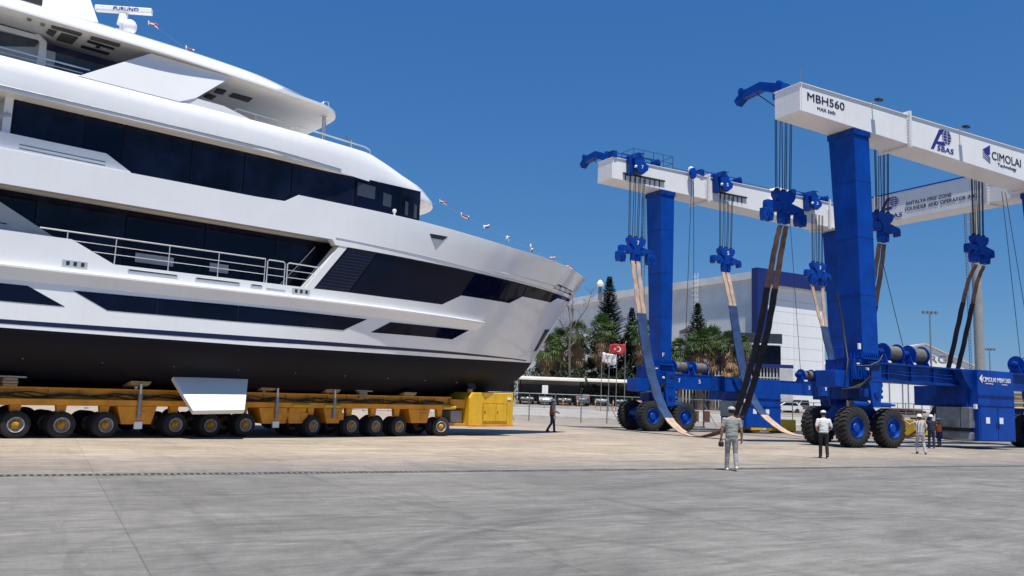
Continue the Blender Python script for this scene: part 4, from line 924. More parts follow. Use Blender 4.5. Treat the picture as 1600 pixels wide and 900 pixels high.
for q in ([(6.26,-4.06),(7.1,-4.0),(7.12,-3.87),(6.27,-3.9)], [(6.23,-3.45),(7.11,-3.44),(7.1,-3.25),(6.23,-3.26)], [(6.6,-3.76),(6.72,-3.76),(6.72,-3.66),(6.6,-3.66)]): ceil('ceiling_opening', q, 13.08, m_dark)
for q in ([(11.08,-2.99),(11.41,-3.02),(11.46,-2.51),(11.13,-2.48)], [(11.04,-2.14),(11.36,-2.11),(11.37,-1.61),(11.03,-1.69)], [(11.71,-2.97),(12.47,-3.02),(12.52,-2.44),(11.72,-2.49)]): ceil('ceiling_opening', q, 13.04, m_dark)
for s, y in ((12.5,-3.9),(12.7,-3.75),(13.3,-2.6),(11.6,-1.2),(14.6,-2.0),(4.4,-4.5),(4.8,-4.4)): ceil('downlight', [(s,y),(s+.12,y),(s+.12,y+.12),(s,y+.12)], 13.06, m_alu)
# glazed enclosure under the aft part of the hardtop
panel('enclosure_wall', [(AFT,11.0),(5.6,11.0),(5.2,12.92),(4.99,13.1),(AFT,13.1)], m_grey, flat(3.28), 0, .06, 3, True)
panel('enclosure_window', [(AFT,13.35),(3.85,13.33),(4.27,13.27),(4.89,13.07),(3.85,13.06),(AFT,13.06)], m_glassf, flat(3.30), 0, .03, 3, True)
panel('enclosure_window', [(AFT,12.87),(3.87,12.87),(5.02,12.91),(4.89,12.67),(3.92,12.39),(AFT,12.3)], m_glassf, flat(3.30), 0, .03, 3, True)
panel('enclosure_frame', [(AFT,13.06),(4.89,13.07),(5.02,12.91),(AFT,12.87)], m_gel2, flat(3.34), 0, .06, 3, True)
panel('enclosure_post', [(4.95,11.0),(5.3,11.0),(5.2,12.92),(4.95,13.12),(4.8,13.05),(5.0,12.85)], m_gel2, flat(3.35), 0, .1, 3, True)
panel('tinted_band', [(5.14,12.66),(5.27,12.90),(8.6,12.88),(8.4,12.66)], m_navy, flat(3.31), 0, .03, 3, True)
panel('wind_screen', [(5.3,11.2),(5.55,12.66),(8.4,12.66),(7.4,11.2)], m_glassf, flat(3.32), 0, .03, 3, True)
panel('wind_screen', [(5.1,11.2),(5.1,12.66),(5.5,12.66),(5.52,11.2)], m_grey, flat(3.32), 0, .03, 3, True)
b = MB(); b.cyl((15.47,-3.2,11.5), (15.47,-3.2,13.05), .085, n=16); b.cyl((15.47,-3.2,12.98), (15.47,-3.2,13.06), .17, n=16); b.build('hardtop_post', m_steel, ya)
b = MB(); b.cyl((15.47,3.2,11.5), (15.47,3.2,13.05), .085, n=16); b.build('hardtop_post', m_steel, ya)
b = MB(); b.tube([(11.3,-4.1,11.85),(11.45,-4.1,12.07),(12.97,-4.1,12.03),(15.07,-4.08,11.97),(17.0,-3.95,11.93),(17.35,-3.8,11.9),(17.38,-3.75,11.7)], .028, 7); sr = b.build('sun_deck_rail', m_steel, ya)
for s in (12.2,13.6,15.0,16.3): railbit('stanchion', [(s,-4.08,11.66),(s,-4.08,12.02)], .018, sr)
railbit('aft_rail', [(AFT,-4.15,12.1),(6.4,-4.15,12.06)], .03, sr); railbit('aft_mid_rail', [(AFT,-4.15,11.93),(6.2,-4.15,11.9)], .02, sr)
for s in (-9,-6,-3,0,2,3.7,5.0): railbit('stanchion', [(s,-4.15,11.7),(s,-4.15,12.08)], .02, sr)
# ---- mast, radar scanner, domes
m_mast = m_gel2
b = MB(); b.hexa([(4.9,-1.4,13.9),(7.6,-1.4,13.9),(7.6,1.4,13.9),(4.9,1.4,13.9)], [(5.5,-.5,17.4),(6.4,-.5,17.4),(6.4,.5,17.4),(5.5,.5,17.4)]); b.build('mast', m_mast, ya, smooth=0, bevel=.12)
b = MB(); b.hexa([(5.4,-.2,14.3),(8.6,-.2,14.3),(8.6,.2,14.3),(5.4,.2,14.3)], [(5.6,-.16,15.9),(6.8,-.16,15.5),(6.8,.16,15.5),(5.6,.16,15.9)]); b.build('mast_fin', m_mast, ya, smooth=0, bevel=.05)
b = MB(); b.box((AFT,-3.0,13.9), (5.0,3.0,14.9)); b.build('upper_coaming', m_dark, ya, smooth=0)
for s in (3.9,4.6): railbit('mast_stay', [(s,-2.9,13.9),(s,-2.9,16.5)], .05, ya)
b = MB(); b.box((7.6,-1.9,14.0), (11.0,1.9,14.35)); b.build('mast_foot', m_mast, ya, smooth=0, bevel=.12)
b = MB(); b.cyl((8.3,.1,15.7), (8.3,.1,16.12), .22, .16, 16); b.cyl((8.3,.1,14.3), (8.3,.1,15.7), .12, .12, 12); b.build('radar_pedestal', m_mast, ya)
b = MB(); b.box((-1.08,-.13,-.12), (1.08,.13,.12)); sc = b.build('radar_scanner', m_mast, ya, smooth=0, bevel=.05, loc=(8.29,.1,16.3), rot=(0,0,math.atan2(-1.25,1.7)))
text('lettering', 'FURUNO', .95, .14, m_txtb, sc, (-.35,-.137,-.07), FRONT, .02)
for (s, y, z, r) in ((8.35,-.75,15.35,.26),(9.7,-.6,14.75,.2),(10.6,.4,14.55,.14)):
    b = MB(); b.cyl((s,y,14.2),(s,y,z-.1),r*.5,n=12); b.sphere((s,y,z), r, 16, 10, (1,1,1.1)); b.build('satellite_dome', m_mast, ya)
b = MB(); b.cyl((9.0,-1.2,14.3),(9.0,-1.2,14.6),.03,n=6); b.sphere((9.0,-1.2,14.62),.07); b.build('navigation_lamp', m_mast, ya)
# light frame and aerials at the front of the hardtop and brow
b = MB()
for y in (-2.9,-2.55): b.tube([(15.4,y,13.15),(15.55,y,13.75),(15.75,y,13.8),(15.9,y,13.15)], .022, 5)
b.cyl((15.55,-2.9,13.75),(15.55,-2.55,13.75),.022,n=5); b.cyl((15.5,-2.9,13.5),(15.5,-2.55,13.5),.022,n=5); b.build('lamp_bracket', m_steel, ya)
b = MB()
for k in range(5): b.tube([(16.6+k*.14,-3.3,11.7),(16.5+k*.14,-3.3,12.15),(16.42+k*.05,-3.3,12.5-.06*k)], .014, 4)
b.build('aerial_cluster', m_alu, ya)
b = MB(); b.cyl((18.4,-4.3,9.1),(18.4,-4.3,9.35),.05,n=8); b.sphere((18.4,-4.3,9.4),.09); b.build('searchlight', m_gel2, ya)
# ---- stabiliser fin, bottom fittings
b = MB(); b.hexa([(10.16,-3.58,2.12),(12.93,-3.58,2.2),(12.93,-3.45,2.08),(10.16,-3.45,2.0)], [(10.62,-4.62,.98),(12.45,-4.62,1.05),(12.45,-4.50,.9),(10.62,-4.50,.84)])
b.build('stabiliser_fin', mat('fin white', (.78,.80,.78), .35, 0, .03, .8), ya, smooth=0, bevel=.03)
for k in range(9):
    s = 5.4 + k*2.3; z = 2.45; b = MB(); y = -hullb(s, z)
    b.hexa([(s,y-.012,z),(s+.03,y-.012,z),(s+.03,y+.05,z),(s,y+.05,z)], [(s+.12,y-.05,z+.16),(s+.15,y-.05,z+.16),(s+.15,y+.05,z+.16),(s+.12,y+.05,z+.16)]); b.build('anode', m_steel, ya, smooth=0)
b = MB(); b.revolve([(-.04,.36),(.05,.36)], 'y', 24, (0,0,0)); b.build('bow_thruster', m_dark, ya, loc=(25.0,-hullb(25.0,2.45)-.0,2.45), rot=(R(-22),0,R(22)))

# ---- strings of small flags
m_fr = mat('bunting red', (.34,.08,.09), .8); m_fn = mat('bunting navy', (.05,.055,.14), .8)
def bunting(name, label, line, pos, seed):
    t = thing(name, label, 'flag string', Y0, YA, 'strings of small flags'); b = MB(); b.tube(line, .006, 4); b.build('line', m_alu, t)
    for k, (s, z) in enumerate(pos):
        rnd = random.Random(seed + k); w = rnd.uniform(.34,.46); b = MB(); vs = []; n = 6
        for j in range(4):
            for i in range(n+1):
                a = i/n; c = j/3; vs.append((s + w*a*.9 - .2, -.12 + .14*math.sin(a*5+k), z + .17*(c-.5) + .08*math.sin(a*4+k*2) - .05*a))
        b.add(vs, [])
        for j in range(3):
            for i in range(n):
                b.f.append((j*(n+1)+i, j*(n+1)+i+1, (j+1)*(n+1)+i+1, (j+1)*(n+1)+i)); b.m.append((j + (1 if i > 3 else 0) + k) % 3 if i else 1)
        thick(b.build('flag', [m_fr, m_fw, m_fn], t, smooth=80), .008)
bunting('flag_string', 'string of small red white and navy flags drooping from the brow to the bow tip', [(21.9,0,11.0),(23.84,0,11.4),(25.28,0,11.0),(26.77,0,10.7),(28.25,0,10.3),(29.88,0,9.98),(31.43,0,9.68),(32.8,0,9.34),(33.9,0,8.9)],
        [(23.84,11.46),(25.28,11.02),(26.77,10.73),(28.25,10.31),(29.88,10.03),(31.43,9.72),(32.8,9.36)], 1)
bunting('flag_string', 'short string of two small flags beside the radar scanner', [(7.4,0,17.3),(9.36,0,16.04),(10.92,0,15.4),(13.5,0,13.6)], [(9.36,16.0),(10.92,15.45)], 30)
# ================================================================== SELF-PROPELLED TRAILERS UNDER THE YACHT
TA = R(45); TS = Vector((math.sin(R(45)), math.cos(R(45)), 0)); TT = Vector((-TS.y, TS.x, 0)); TN = 29.25
def trailer(label, off, wheels, front_pack, full):
    t = thing('modular_trailer', label, 'heavy trailer', TT * (TN + off) + Vector((0,0,-.08)), TA, 'modular trailers under the yacht'); SLP = .0100; t.rotation_euler = (0, -SLP, TA)   # the deck rises a little towards the bow
    # local: x forward along the trailer, y away from the camera, z up; outer wheel faces at y = 0
    x0, x1 = -6.0, 25.9
    def slab(name, a, b_, m=m_org, bev=.02):
        o = MB().box(a, b_).build(name, m, t, smooth=0, bevel=bev); return o
    b = MB(); b.box((x0,.28,1.02),(x1,2.16,1.20)); b.box((x0,.16,1.17),(x1,2.28,1.24)); b.build('deck_frame', m_org, t, smooth=0, bevel=.015)
    b = MB(); b.box((x0,.1,1.04),(x1,.16,1.23)); b.build('side_channel', m_org, t, smooth=0, bevel=.01)
    b = MB(); b.box((x0,.42,1.24),(x1,.50,1.56)); b.box((x0,.34,1.54),(x1,.60,1.60)); b.box((x0,.34,1.24),(x1,.60,1.28)); b.build('spine_beam', m_org, t, smooth=0, bevel=.01)
    b = MB(); b.box((x0,1.9,1.24),(x1,1.98,1.58)); b.build('spine_beam', m_org, t, smooth=0)
    if full:
        x = x0 + .5; rnd = random.Random(3)
        ribs = MB()
        while x < x1: ribs.box((x,.36,1.28),(x+.04,.43,1.54)); x += .95
        tag(ribs.build('stiffeners', m_org, t, smooth=0), kind='stuff')
        for k in range(3):                                          # hydraulic hoses sagging along the beam
            path = []; x = x0
            while x < x1 - .5: path.append((x,.24+.03*k + .03*math.sin(x*3+k), 1.37 + .045*math.sin(x*1.7+k*2) + .04*math.sin(x*4.1+k) - .02*k)); x += .16
            b = MB(); b.tube(path, .022, 6); b.build('hose', m_hose, t)
        for (a, c) in ((10.95,12.05),(16.15,17.25),(17.3,18.0),(19.0,19.7),(23.35,24.35)):   # hanging boxes between the axle groups
            b = MB(); b.prism([(a-.12,1.03),(c+.12,1.03),(c-.05,.42),(a+.05,.42)], .12, 1.1, 'y'); hb = b.build('hanger_box', m_org, t, smooth=0, bevel=.02)
            b = MB(); b.box((a+.55,.09,.55),(a+.85,.12,.85)); b.build('access_panel', m_org, hb, smooth=0, bevel=.015)
        for a in (11.4,16.6):
            b = MB(); b.box((a,.02,.26),(a+.28,.12,.52)); b.build('work_lamp', m_gel2, t, smooth=0, bevel=.03)
        for a in (11.54,16.75,19.35):
            b = MB(); b.cyl((a,.07,.62),(a,.07,1.44),.075,n=12); b.build('hydraulic_cylinder', m_alu, t); b = MB(); b.cyl((a,.07,1.44),(a,.07,1.78),.045,n=10); b.build('piston_rod', m_steel, t)
        for x in (17.45, 18.9, 25.2):
            b = MB(); b.cyl((x,.12,1.12),(x+.75,.12,1.12),.085,n=12); b.build('air_tank', m_yel, t)
        for x in (9.8, 13.4, 20.8, 22.1): 
            b = MB(); b.box((x,.1,.92),(x+.12,.16,.99)); b.build('reflector', m_gel2, t, smooth=0)
    proto = None
    for i, (x, z, st) in enumerate(wheels):
        for y in ((0.15, .62, 1.80, 2.27) if full else (0.15, 2.27)):
            R_ = .425
            if proto is None:
                b = MB(); b.revolve([(-.15,.22),(-.155,.33),(-.13,.405),(-.09,.425),(-.05,.425),(-.045,.41),(-.03,.41),(-.025,.425),(.025,.425),(.03,.41),(.045,.41),(.05,.425),(.09,.425),(.13,.405),(.155,.33),(.15,.22)], 'y', 40, caps=False)
                wl = b.build('wheel', m_tyre, t, smooth=40)
                b = MB(); b.revolve([(-.16,.245),(-.17,.235),(-.16,.215),(-.06,.19),(-.05,.12)], 'y', 28, caps=False); b.build('rim', m_rim, wl)
                b = MB(); b.revolve([(-.05,.16),(-.09,.14),(-.15,.11),(-.16,.09),(-.19,.07),(-.2,.0001)], 'y', 20, caps=False); b.build('hub', m_hub, wl)
                b = MB()
                for k in range(8): a = k*math.pi/4; b.cyl((.165*math.cos(a),-.055,.165*math.sin(a)),(.165*math.cos(a),-.1,.165*math.sin(a)),.018,n=6)
                tag(b.build('wheel_nuts', m_rim, wl), kind='stuff'); proto = wl; o = wl
            else: o = copy_tree(proto, t)
            z_ = z - SLP*x + .08; o.location = (x, y, .425 + z_); o.rotation_euler = (0, 0, st)
        if full:
            b = MB(); b.prism([(x-.16,1.04),(x+.16,1.04),(x+.1,.62),(x-.1,.62)], .2, .42, 'y'); b.build('suspension_arm', m_org, t, smooth=0, bevel=.015)
        b = MB(); b.cyl((x,.1,.425+z-SLP*x+.08),(x,2.3,.425+z-SLP*x+.08),.09,n=10); b.build('axle', m_dark, t)
    if front_pack:
        pk = MB(); pk.prism([(26.75,.26),(29.68,.32),(29.68,1.86),(26.95,1.84),(26.75,1.6)], .02, 2.4, 'y'); p_ = pk.build('power_pack', m_yel, t, smooth=0, bevel=.04)
        for a, c in ((27.65,28.45),(28.5,29.2)):
            b = MB(); b.box((a,-.012,.50),(c,.03,1.30)); b.build('access_door', m_yel, p_, smooth=0, bevel=.012)
            b = MB(); b.box((a+.06,-.03,.86),(a+.1,-.01,.98)); b.build('handle', m_dark, p_, smooth=0)
        b = MB(); b.box((27.6,-.006,.44),(29.25,.02,1.36)); b.build('door_recess', m_hub, p_, smooth=0)
        b = MB(); b.box((29.25,-.008,1.53),(29.5,.03,1.65)); b.build('label_plate', m_gel2, p_, smooth=0)
        b = MB(); b.box((26.75,.0,.24),(29.7,.03,.34)); b.build('skirt', m_org, p_, smooth=0, bevel=.01)
        b = MB(); b.cyl((26.95,.25,1.84),(26.95,.25,2.0),.13,n=12); b.build('filler_cap', m_wood, p_)
        b = MB(); b.prism([(27.5,1.845),(28.3,1.85),(27.75,1.55)], .005, .03, 'y'); b.build('wedge_plate', m_hub, p_, smooth=0)
        b = MB(); b.box((25.9,.35,.42),(26.6,1.4,.98)); b.build('coupling_box', m_alu, t, smooth=0, bevel=.03)
        b = MB(); b.prism([(25.4,.26),(27.0,.26),(27.0,.36),(25.4,.46)], .3, 2.0, 'y'); b.build('drawbar', m_org, t, smooth=0, bevel=.02)
        b = MB(); b.box((25.8,.3,1.1),(26.9,2.1,1.5)); b.build('coupling_beam', m_org, t, smooth=0, bevel=.02)
    return t
WX = [(-4.2,0,0),(-2.85,0,0),(-1.5,0,.05),(1.2,0,0),(2.55,0,0),(3.9,0,0),(6.45,0,0),(7.81,0,-.04),(9.13,0,-.06),(10.46,0,.10),(12.81,.02,.05),(14.1,0,.02),(15.46,.03,.04),(18.35,0,.22),(20.18,0,.06),(21.4,0,.10),(22.66,0,.05),(25.1,0,-.32)]
trailer('near orange modular trailer with rows of wheels and a yellow power pack at its front', 0.0, WX, True, True)
trailer('far orange modular trailer seen through the gaps of the near one', 4.9, [(x+.25, 0, 0) for x, z, s in WX[::2]], False, False)
# supports between trailer deck and hull
def support(x, kind, lb, off=0.0):
    t = thing('hull_support', lb, 'support', TT * (TN + off) + TS * x, TA, 'hull supports on the trailer')
    if kind == 'jack':
        b = MB(); b.cyl((0,.55,1.6),(0,.55,1.8),.07,n=10); b.build('screw', m_steel, t)
        b = MB(); b.hexa([(-.3,.2,1.78),(.3,.2,1.78),(.3,.95,1.66),(-.3,.95,1.66)], [(-.36,.12,1.92),(.36,.12,1.92),(.36,1.0,1.74),(-.36,1.0,1.74)]); b.build('head_plate', m_wood, t, smooth=0, bevel=.02)
    else:
        for k in range(3):
            b = MB(); b.box((-.2-.02*(k%2),.3,1.6+.09*k),(.2+.02*(k%2),.8,1.68+.09*k)); b.build('timber', m_wood, t, smooth=0, bevel=.01)
        b = MB(); b.box((-.42,.25,1.87),(.42,.9,1.92)); b.build('head_plate', m_alu, t, smooth=0)
for x, k, lb in ((7.6,'timber','timber block support at the far left under the hull'), (11.54,'jack','screw jack support left of the white fin'), (16.4,'jack','screw jack support just right of the white fin'), (19.3,'jack','second screw jack support to the right of the white fin'), (20.9,'timber','timber block support over the paired wheels'), (23.3,'jack','low screw jack support nearest the power pack')): support(x, k, lb)
# ================================================================== TRAVEL LIFT
# local frame: x = along the girders, y = away from the camera, z up
tl = thing('travel_lift', 'giant blue and white mobile boat hoist with two long girders, slings and huge tyres', 'boat hoist', (0,0,0), CA)
VN, VF = 28.73, 44.88; UE, UX = 32.13, 57.2; GW = 1.70
def P(name, mb, m, par=tl, bev=.02, smooth=0): return mb.build(name, m, par, smooth=smooth, bevel=bev)
def girder(v):
    b = MB(); b.prism([(UE,16.83),(UE,18.26),(UX,18.26),(UX,16.24),(52,16.30)], v, v+GW, 'y'); g_ = P('girder', b, m_wht)
    b = MB(); b.box((UE-.03, v-.06, 18.26),(UX, v+GW+.06, 18.31)); P('top_flange', b, m_wht, g_, .01)
    b = MB(); b.box((UE+.05, v-.05, 16.60 if 0 else 16.80),(UE+.09, v+.0, 18.26)); P('end_lip', b, m_wht, g_, 0)
    for uj in (40.62, 53.3):                                       # bolted joints
        zb = 16.83 - .0262*(uj-UE)
        for d in (-.07, .012):
            b = MB(); b.box((uj+d, v-.20, zb-.18),(uj+d+.055, v+GW+.20, 18.50)); P('joint_flange', b, m_wht, g_, .005)
        first = None
        for k in range(9):
            for s in (-1, 1):
                z = zb + .08 + k*.17
                if first is None: first = MB().prism([(0,0),(-.2,.0),(-.2,.03),(0,.19)], -.025, .025, 'z').build('gusset', m_wht, g_, smooth=0); o = first
                else: o = first.copy(); COL.objects.link(o)
                o.location = (uj - .07 if s < 0 else uj + .067, v-.0, z); o.rotation_euler = (0,0,0) if s < 0 else (0,0,R(90)); 
        b = MB()
        for k in range(9): b.cyl((uj-.1, v+.1+k*.18, zb-.07),(uj+.1, v+.1+k*.18, zb-.07),.028,n=6)
        for k in range(8): b.cyl((uj-.1, v-.08, zb+.16+k*.17),(uj+.1, v-.08, zb+.16+k*.17),.024,n=6)
        P('bolts', b, m_alu, g_, 0)
    return g_
gn = girder(VN); gf = girder(VF)
b = MB(); b.box((54.3, VN+GW+.02, 16.06),(56.0, VF-.02, 18.06)); cb = P('cross_beam', b, m_wht)
b = MB(); b.box((54.25, VN+GW+.02, 18.06),(56.05, VF-.02, 18.10)); P('top_flange', b, m_wht, cb, 0)
b = MB(); b.box((54.22, VN+1.8, 18.14),(54.30, VF-.1, 18.24)); P('cable_tray', b, m_blue, cb, 0)
for vj in (32.6, 41.3):
    for d in (-.06,.015):
        b = MB(); b.box((54.18, vj+d, 15.95),(56.1, vj+d+.05, 18.2)); P('joint_flange', b, m_wht, cb, .005)
    b = MB()
    for k in range(9): b.cyl((54.22, vj-.1, 16.15+k*.22),(54.22, vj+.1, 16.15+k*.22),.03,n=6)
    P('bolts', b, m_alu, cb, 0)
# lettering on the near girder
text('lettering', 'MBH560', 2.78, .42, m_txt, gn, (32.64, VN-.012, 17.48), FRONT, .012)
text('lettering', 'MAX 560t', 1.36, .17, m_txt, gn, (33.37, VN-.012, 17.11), FRONT, .006)
def logo(par, loc, rot, s=1.0, mir=False):
    e = MB(); e.prism([(0,0),(.26,0),(1.16,1.28),(.82,1.28)], -.006, 0, 'y'); e.prism([(.82,1.285),(1.0,1.0),(1.5,1.33),(1.4,1.36)], -.0055, 0, 'y')
    e.prism([(1.12,.34),(1.35,.40),(1.28,.62),(.55,.52),(.45,.38)], -.0065, 0, 'y')
    o = e.build('emblem', m_txtb, par, smooth=0); o.location = loc; o.rotation_euler = rot; o.scale = (s, s, s)
    e = MB()
    for k in range(5):                                             # globe of stripes and meridians
        z0 = -.40 + k*.17; z1 = z0 + .115; pts = []
        for z in (z0, z1): pts.append(z)
        f = lambda z: math.sqrt(max(0, .44**2 - z*z))
        zs = [lerp(z0, z1, q/4) for q in range(5)]
        L_ = [(-f(z), z) for z in zs]; R__ = [(f(z), z) for z in zs[::-1]]
        e.prism([(1.50+a, .92+c) for a, c in L_ + R__], -.009 - .0002*k, -.007, 'y')
    o2 = e.build('emblem', m_txtb, par, smooth=0); o2.location = loc; o2.rotation_euler = rot; o2.scale = (s, s, s)
    e = MB()
    for a in (.18, .42, .66):
        n = 12; out = [(1.50 + (a-.42)*1.6*math.cos(R(-90+180*i/n)), .92 + .45*math.sin(R(-90+180*i/n))) for i in range(n+1)]
        e.prism(out + [(x+.035, z) for x, z in out[::-1]], -.0105 - a*.001, -.0095, 'y')
    o3 = e.build('emblem_line', m_wht, par, smooth=0); o3.location = loc; o3.rotation_euler = rot; o3.scale = (s, s, s)
logo(gn, (42.58, VN-.004, 16.74), (0,0,0))
text('lettering', 'SBAS', 1.50, .31, m_txtb, gn, (43.16, VN-.012, 16.74), FRONT, .03, .1)
b = MB(); b.prism([(47.5,17.58),(48.27,17.98),(48.23,17.38),(47.95,17.30)], VN-.01, VN+.01, 'y'); P('emblem', b, m_txtb, gn, 0)
for k in range(4):
    z = 17.44 - k*.115; b = MB(); b.prism([(47.5,z+.04),(47.5,z),(48.24,z-.28),(48.24,z-.22)], VN-.01, VN+.01, 'y'); P('emblem_line', b, m_txtb, gn, 0)
text('lettering', 'CIMOLAI', 3.0, .50, m_txt, gn, (48.40, VN-.012, 17.13), FRONT, .012)
text('lettering', 'Technology', 1.95, .26, m_txt, gn, (48.96, VN-.012, 16.74), FRONT, .01)
# lettering on the cross beam (faces the open end)
text('lettering', 'ANTALYA FREE ZONE', 3.6, .27, m_txt, cb, (54.288, 38.77, 17.02), SIDE, .012)
text('lettering', 'FOUNDER AND OPERATOR INC.', 5.5, .27, m_txt, cb, (54.288, 38.80, 16.61), SIDE, .012)
logo(cb, (54.296, 41.15, 16.64), (0,0,R(-90)), .95)
text('lettering', 'SBAS', 1.55, .33, m_txtb, cb, (54.288, 40.62, 16.27), SIDE, .03, .1)
# lamps over the girder edge
for u in (37.6, 45.25):
    b = MB(); b.box((u-.04, VN-.55, 18.38),(u+.04, VN+.3, 18.45)); lb_ = P('lamp_arm', b, m_alu, gn, 0)
    b = MB(); b.hexa([(u-.16,VN-.62,18.3),(u+.16,VN-.62,18.3),(u+.16,VN-.3,18.36),(u-.16,VN-.3,18.36)], [(u-.16,VN-.6,18.46),(u+.16,VN-.6,18.46),(u+.16,VN-.3,18.5),(u-.16,VN-.3,18.5)]); P('lamp_head', b, m_dark, lb_, .02)
b = MB(); b.cyl((UE+.15,VN+.1,18.3),(UE+.15,VN+.1,19.2),.015,n=5); P('lightning_rod', b, m_alu, gn, 0)
b = MB()
for k in range(20): b.cyl((UE+.4+k*1.25, VN+1.5, 18.3),(UE+.4+k*1.25, VN+1.5, 18.5),.02,n=4)
b.cyl((UE+.3, VN+1.5, 18.5),(UX, VN+1.5, 18.5),.02,n=5); P('cable_line', b, m_rope, gn, 0)
b = MB(); b.box((UE+.02, VN+GW-.5, 16.9),(UE+.35, VN+GW+.02, 18.2)); P('end_bracket', b, m_blue, gn, .02)
# davit arms at the girder ends
def davit(g_, v):
    b = MB(); z = 18.36
    b.tube([(UE+.35, v+GW-.2, z+.15),(UE+.35, v+GW+1.2, z+.72),(UE+.35, v+GW+2.55, z+.62),(UE+.35, v+GW+3.05, z+.30)], .17, 4, [.36,.34,.32,.30]); b.box((UE+.05, v+GW-.45, z-.4),(UE+.65, v+GW+.2, z+.4)); P('davit_arm', b, m_blue, g_, .02)
    b = MB(); b.box((UE+.2, v+GW-.1, z+.3),(UE+.5, v+GW+.1, z+.65)); P('davit_post', b, m_blue, g_, .02)
    b = MB(); b.cyl((UE+.1, v+GW+2.6, z+.85),(UE+.6, v+GW+2.6, z+.85),.2,n=14); P('davit_pulley', b, m_blue, g_, 0)
    b = MB(); b.cyl((UE+.35, v+GW+.2, z-.75),(UE+.35, v+GW+1.6, z+.45),.03,n=5); P('davit_stay', b, m_rope, g_, 0)
davit(gn, VN); davit(gf, VF-.6)
# legs: hollow box legs, flanged at the foot
def leg(u0_, v, far):
    if far: lo = [(u0_+.06,v),(u0_+.96,v),(u0_+.96,v+1.22),(u0_+.06,v+1.22)]
    else: lo = [(u0_+.37,v),(u0_+1.60,v),(u0_+1.60,v+1.2),(u0_+.37,v+1.2)]
    hi = [(u0_,v+.02),(u0_+1.2,v+.02),(u0_+1.2,v+1.68),(u0_,v+1.68)]
    if far: lo = [(a+.12, c) for a, c in lo]
    zt = 16.83 - .0262*(u0_-UE) - .03
    b = MB(); b.hexa([(a,c,4.55) for a,c in lo], [(a,c,zt) for a,c in hi]); l_ = P('leg', b, m_blue)
    b = MB(); b.box((u0_-.05,v-.04,zt-.32),(u0_+1.25,v+1.72,zt-.002)); P('head_collar', b, m_blue2, l_, .01)
    cx0 = lo[0][0]; cx1 = lo[1][0]
    for f in (.27, .52, .77):                                       # plate seams
        q = [(lerp(lo[i][0], hi[i][0], f), lerp(lo[i][1], hi[i][1], f)) for i in range(4)]; g_ = .006; ctr = (sum(p[0] for p in q)/4, sum(p[1] for p in q)/4)
        q = [(p[0] + (g_ if p[0] > ctr[0] else -g_), p[1] + (g_ if p[1] > ctr[1] else -g_)) for p in q]; z = lerp(4.55, zt, f)
        b = MB(); b.hexa([(a,c,z-.025) for a,c in q], [(a,c,z+.025) for a,c in q]); P('weld_seam', b, m_blue2, l_, 0)
    b = MB(); b.box((cx0-.14,v-.14,4.47),(cx1+.14,v+1.36,4.56)); P('foot_flange', b, m_blue2, l_, .01)
    first = None
    for k in range(8):
        b_ = MB(); u_ = lerp(cx0+.05, cx1-.05, k/7); b_.prism([(0,4.56),(-.12,4.56),(0,4.9)], u_-.012, u_+.012, 'x'); o = b_.build('foot_gusset', m_blue, l_, smooth=0); o.location = (0, v, 0)
    for k in range(6):
        b_ = MB(); v_ = lerp(v+.05, v+1.15, k/5); b_.prism([(cx0,4.56),(cx0-.12,4.56),(cx0,4.9)], v_-.012, v_+.012, 'y'); b_.build('foot_gusset', m_blue, l_, smooth=0)
    return l_
LG = ((36.16, VN, 0), (36.36, VF, 1), (54.3, VN, 0), (54.55, VF, 1))
for a in LG: leg(*a)
text('lettering', 'F', .16, .26, m_txtw, tl, (36.62, VF-.03, 5.05), FRONT, .03)
# ladder on the inner left of the far leg
b = MB()
for s in (0,.35): b.cyl((36.42, VF+1.75+s, 6),(36.3, VF+1.75+s, 16.6),.025,n=5)
for k in range(34): b.cyl((36.36, VF+1.75, 6.2+k*.31),(36.36, VF+2.1, 6.2+k*.31),.018,n=4)
P('leg_ladder', b, m_alu, tl, 0)
